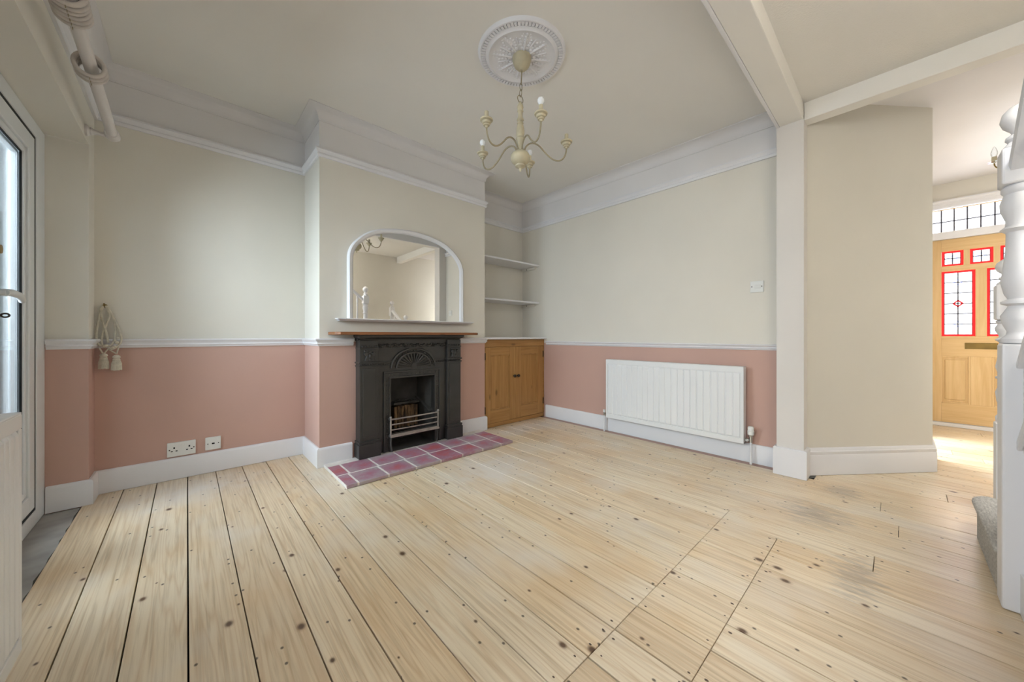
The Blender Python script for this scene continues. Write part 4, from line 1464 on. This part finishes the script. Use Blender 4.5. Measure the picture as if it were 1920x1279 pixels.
m.build('sash', 'oak_y', fl)

# ------------------------------------------------------------------ staircase
st = thing('staircase', 'white painted staircase with turned newel posts and grey carpet', 'staircase', (2.6, -0.7, 0))
SX0, SX1 = 2.295, 2.925


def newel(cx, cy, wd, zs, name='newel_post'):
    """zs: base top, ring2, ring1, block bottom, block top, finial top; square base from the floor."""
    zb_, zr2, zr1, zk0, zk1, zt = zs
    h = wd / 2
    m = MB()
    m.box(cx - h, cx + h, cy - h, cy + h, 0.002, zb_)
    nw = m.build(name, 'white', st, bevel=0.007, seg=2)
    MB().box(cx - h, cx + h, cy - h, cy + h, zk0, zk1).build('newel_block', 'white', nw, bevel=0.007, seg=2)
    m = MB()
    L1, L2 = zr2 - zb_, zr1 - zr2
    m.lathe([(h * .72, zb_ - 0.002), (h * .95, zb_ + .03 * L1), (h * .98, zb_ + .12 * L1), (h * .7, zb_ + .22 * L1), (h * .66, zb_ + .30 * L1), (h * .9, zb_ + .5 * L1), (h * .98, zb_ + .68 * L1), (h * .62, zb_ + .9 * L1), (h * .62, zr2 - 0.012),
             (h * .96, zr2 - 0.004), (h * .96, zr2 + 0.004), (h * .62, zr2 + 0.014),
             (h * .80, zr2 + .12 * L2), (h * .97, zr2 + .28 * L2), (h * .86, zr2 + .46 * L2), (h * .74, zr2 + .70 * L2), (h * .70, zr1 - 0.02), (h * .72, zr1 - 0.012), (h * 1.0, zr1), (h * .74, zr1 + 0.012),
             (h * .72, zr1 + .2 * (zk0 - zr1)), (h * .98, zr1 + .45 * (zk0 - zr1)), (h * 1.0, zr1 + .6 * (zk0 - zr1)), (h * .8, zr1 + .8 * (zk0 - zr1)), (h * .95, zr1 + .86 * (zk0 - zr1)), (h * .95, zr1 + .94 * (zk0 - zr1)), (h * .75, zk0 + 0.002)], (cx, cy, 0), 24)
    m.build('turned_shaft', 'white', nw, smooth=True)
    m = MB()
    H = zt - zk1
    m.lathe([(h * .9, zk1 - 0.002), (h * .92, zk1 + .04 * H), (h * .6, zk1 + .16 * H), (h * .75, zk1 + .22 * H), (h * .72, zk1 + .28 * H), (h * .42, zk1 + .34 * H), (h * .5, zk1 + .4 * H), (h * .85, zk1 + .52 * H), (h * 1.0, zk1 + .66 * H), (h * .88, zk1 + .82 * H), (h * .5, zk1 + .95 * H), (h * .1, zt), (0, zt)], (cx, cy, 0), 24)
    m.build('finial', 'white', nw, smooth=True)
    return nw


N1 = newel(2.245, -0.302, 0.094, (0.97, 1.122, 1.392, 1.553, 1.686, 1.850))
N3 = newel(3.01, -0.372, 0.088, (0.565, 0.79, 0.98, 1.08, 1.255, 1.388))
N2 = newel(3.01, -0.985, 0.088, (0.90, 1.10, 1.30, 1.40, 1.575, 1.70))
# lower flight: bullnose first step, two more, quarter landing
def step(poly, z0, z1):
    m = MB(); m.prism(poly, z0, z1 - 0.03)
    r = m.build('riser', 'carpet', st, bevel=0.004)
    cx_ = sum(p[0] for p in poly) / len(poly); cy_ = sum(p[1] for p in poly) / len(poly)
    return r
bull = [(SX0, -0.262), (2.88, -0.262)] + [(2.88 + 0.10 * sin(a * pi / 2 / 6), -0.362 + 0.10 * cos(a * pi / 2 / 6)) for a in range(1, 7)] + [(2.963, -0.42), (2.963, -0.48), (SX0, -0.48)]
def tread(poly, z):
    m = MB(); m.prism(poly, z - 0.032, z)
    return m.build('tread', 'carpet', st, bevel=0.014, seg=3)
m = MB(); m.prism(bull, 0.002, 0.16); m.build('riser', 'carpet', st)
bull2 = [(SX0, -0.246), (2.885, -0.246)] + [(2.885 + 0.112 * sin(a * pi / 2 / 6), -0.358 + 0.112 * cos(a * pi / 2 / 6)) for a in range(1, 5)] + [(2.964, -0.34), (2.964, -0.49), (SX0, -0.49)]
tread(bull2, 0.192)
for k_, (ya, yb2) in enumerate(((-0.47, -0.70), (-0.69, BACK + 0.002))):
    z = 0.384 + 0.192 * k_
    m = MB(); m.box(SX0 if k_ == 0 else 2.20, 2.962, ya - 0.02, yb2, 0.19 * (k_ + 1), z - 0.03); m.build('riser', 'carpet', st)
    tread([(SX0 if k_ == 0 else 2.20, ya), (2.962, ya), (2.962, yb2), (SX0 if k_ == 0 else 2.20, yb2)], z)
# upper flight towards -x
RISE, GO = 0.192, 0.222
nst = 9
for k_ in range(nst):
    xa = 2.22 - GO * k_
    z = 0.768 + RISE * k_
    m = MB(); m.box(xa - GO - 0.01, xa - 0.018, BACK + 0.002, -0.335, z - RISE - 0.03, z - 0.03); m.build('riser', 'carpet', st)
    tread([(xa - GO - 0.002, BACK + 0.002), (xa, BACK + 0.002), (xa, -0.335), (xa - GO - 0.002, -0.335)], z)
xe = 2.22 - GO * nst
sl = RISE / GO
# closed string with moulded edges, spandrel panel, handrail and balusters
def sloped(name, y0, y1, za, zb_, mat='white', bev=0.004, xa=2.20, xb=xe, par=st):
    m = MB()
    m.prism([(xa, za), (xa, zb_), (xb, zb_ + (xa - xb) * sl), (xb, za + (xa - xb) * sl)], y0, y1, 'y')
    return m.build(name, mat, par, bevel=bev)
S = sloped('string_board', -0.33, -0.300, 0.575, 0.880)
sloped('string_cap', -0.338, -0.285, 0.880, 0.902, par=S)
sloped('string_moulding', -0.30, -0.286, 0.585, 0.622, par=S)
m = MB()
m.prism([(2.20, 0.002), (2.20, 0.575), (2.20 - (2.63 - 0.575) / sl, 2.63), (-0.425, 2.63), (-0.425, 0.002)], -0.33, -0.312, 'y')
m.build('spandrel_panel', 'white', st)
m = MB(); m.box(-0.425, 2.20, -0.312, -0.294, 0.002, 0.15); m.build('skirting', 'white', st, bevel=0.003)
m = MB()
hp = [(-0.33, -0.028), (-0.335, -0.008), (-0.332, 0.008), (-0.318, 0.022), (-0.30, 0.026), (-0.286, 0.022), (-0.272, 0.008), (-0.269, -0.008), (-0.274, -0.028)]
za, zb_ = 1.625, 1.625 + (2.20 - xe) * sl
m.add([(2.20, y, za + z) for y, z in hp] + [(xe, y, zb_ + z) for y, z in hp], [tuple(range(9))] + [tuple(range(17, 8, -1))] + [(i, (i + 1) % 9, 9 + (i + 1) % 9, 9 + i) for i in range(9)])
m.build('handrail', 'white', st, smooth=True)
m = MB()
hp2 = [(3.01 + (y + 0.302), z) for y, z in hp]
m.add([(x, -0.41, 1.205 + z) for x, z in hp2] + [(x, -0.945, 1.50 + z) for x, z in hp2], [tuple(range(9))] + [tuple(range(17, 8, -1))] + [(i, (i + 1) % 9, 9 + (i + 1) % 9, 9 + i) for i in range(9)])
m.build('handrail', 'white', st, smooth=True)
m = MB(); m.prism([(-0.416, 0.012), (-0.416, 0.40), (-0.941, 0.78), (-0.941, 0.012)], 2.966, 3.05, 'x')
m.build('string_board', 'white', st, bevel=0.004)
bal = MB()
def balp(H):
    return [(0.016, 0), (0.016, .12 * H), (0.010, .14 * H), (0.017, .17 * H), (0.011, .2 * H), (0.013, .26 * H), (0.018, .38 * H), (0.013, .55 * H), (0.010, .74 * H), (0.016, .78 * H), (0.010, .81 * H), (0.015, .85 * H), (0.016, .88 * H), (0.016, H)]
bal.lathe(balp(0.70), (0, 0, 0), 12)
bme = None
for k_ in range(14):
    x = 2.11 - 0.125 * k_
    if x < xe + 0.05:
        break
    if bme is None:
        b_ = bal.build('baluster', 'white', None, smooth=True); bme = b_.data
    else:
        b_ = bpy.data.objects.new('baluster', bme); COL.objects.link(b_)
    b_.location = (x, -0.310, 0.900 + (2.2 - x) * sl)
    b_.parent = st
    b_.matrix_parent_inverse = Matrix.Translation((-2.6, 0.7, 0))
for k_ in range(4):
    y = -0.50 - 0.115 * k_
    b_ = bpy.data.objects.new('baluster', bme); COL.objects.link(b_)
    t = (-0.416 - y) / 0.525
    z0 = 0.40 + 0.38 * t - 0.003
    z1 = 1.205 + 0.295 * (-0.41 - y) / 0.535 - 0.026
    b_.scale = (1, 1, (z1 - z0) / 0.70)
    b_.location = (3.01, y, z0)
    b_.parent = st
    b_.matrix_parent_inverse = Matrix.Translation((-2.6, 0.7, 0))

# ------------------------------------------------------------------ hall chandelier glimpsed behind the newel
hc = thing('hall_chandelier', 'small hall chandelier with bare candle bulbs near the front door', 'chandelier', (4.6, -0.70, 2.69))
o = MB()
o.lathe([(0, 0), (0.05, 0), (0.05, -0.012), (0.02, -0.03), (0, -0.032)], (4.6, -0.70, 2.69), 20)
o.tube([(4.6, -0.70, 2.66), (4.6, -0.70, 2.36)], 0.006, 8)
o.lathe([(0, 2.30), (0.012, 2.305), (0.028, 2.33), (0.022, 2.36), (0.01, 2.38), (0, 2.38)], (4.6, -0.70, 0), 16)
o.build('stem', 'brass', hc, smooth=True)
for i, ad in enumerate((88, 160, 232, 304, 16)):
    a = radians(ad)
    R_ = 0.20
    c, s = cos(a), sin(a)
    m = MB()
    pts = bz((0.02, 0, 2.34), (0.08, 0, 2.28), (R_, 0, 2.25), (R_, 0, 2.335), 12)
    m.tube([(4.6 + x * c, -0.70 + x * s, z) for x, _, z in pts], 0.004, 8)
    ar = m.build('arm', 'brass', hc, smooth=True)
    q = (4.6 + R_ * c, -0.70 + R_ * s, 2.335)
    m = MB(); m.lathe([(0, 0), (0.008, 0), (0.034, 0.008), (0.034, 0.011), (0.008, 0.006), (0, 0.006)], q, 18)
    m.build('drip_pan', 'glass', ar, smooth=True)
    m = MB(); m.lathe([(0, 0.006), (0.014, 0.006), (0.014, 0.05), (0, 0.05)], q, 14)
    m.build('candle_tube', 'cream_metal', ar, smooth=True)
    m = MB(); m.lathe([(0, 0.05), (0.012, 0.05), (0.018, 0.07), (0.018, 0.085), (0.010, 0.115), (0.002, 0.13), (0, 0.13)], q, 14)
    m.build('bulb', 'glass', ar, smooth=True)
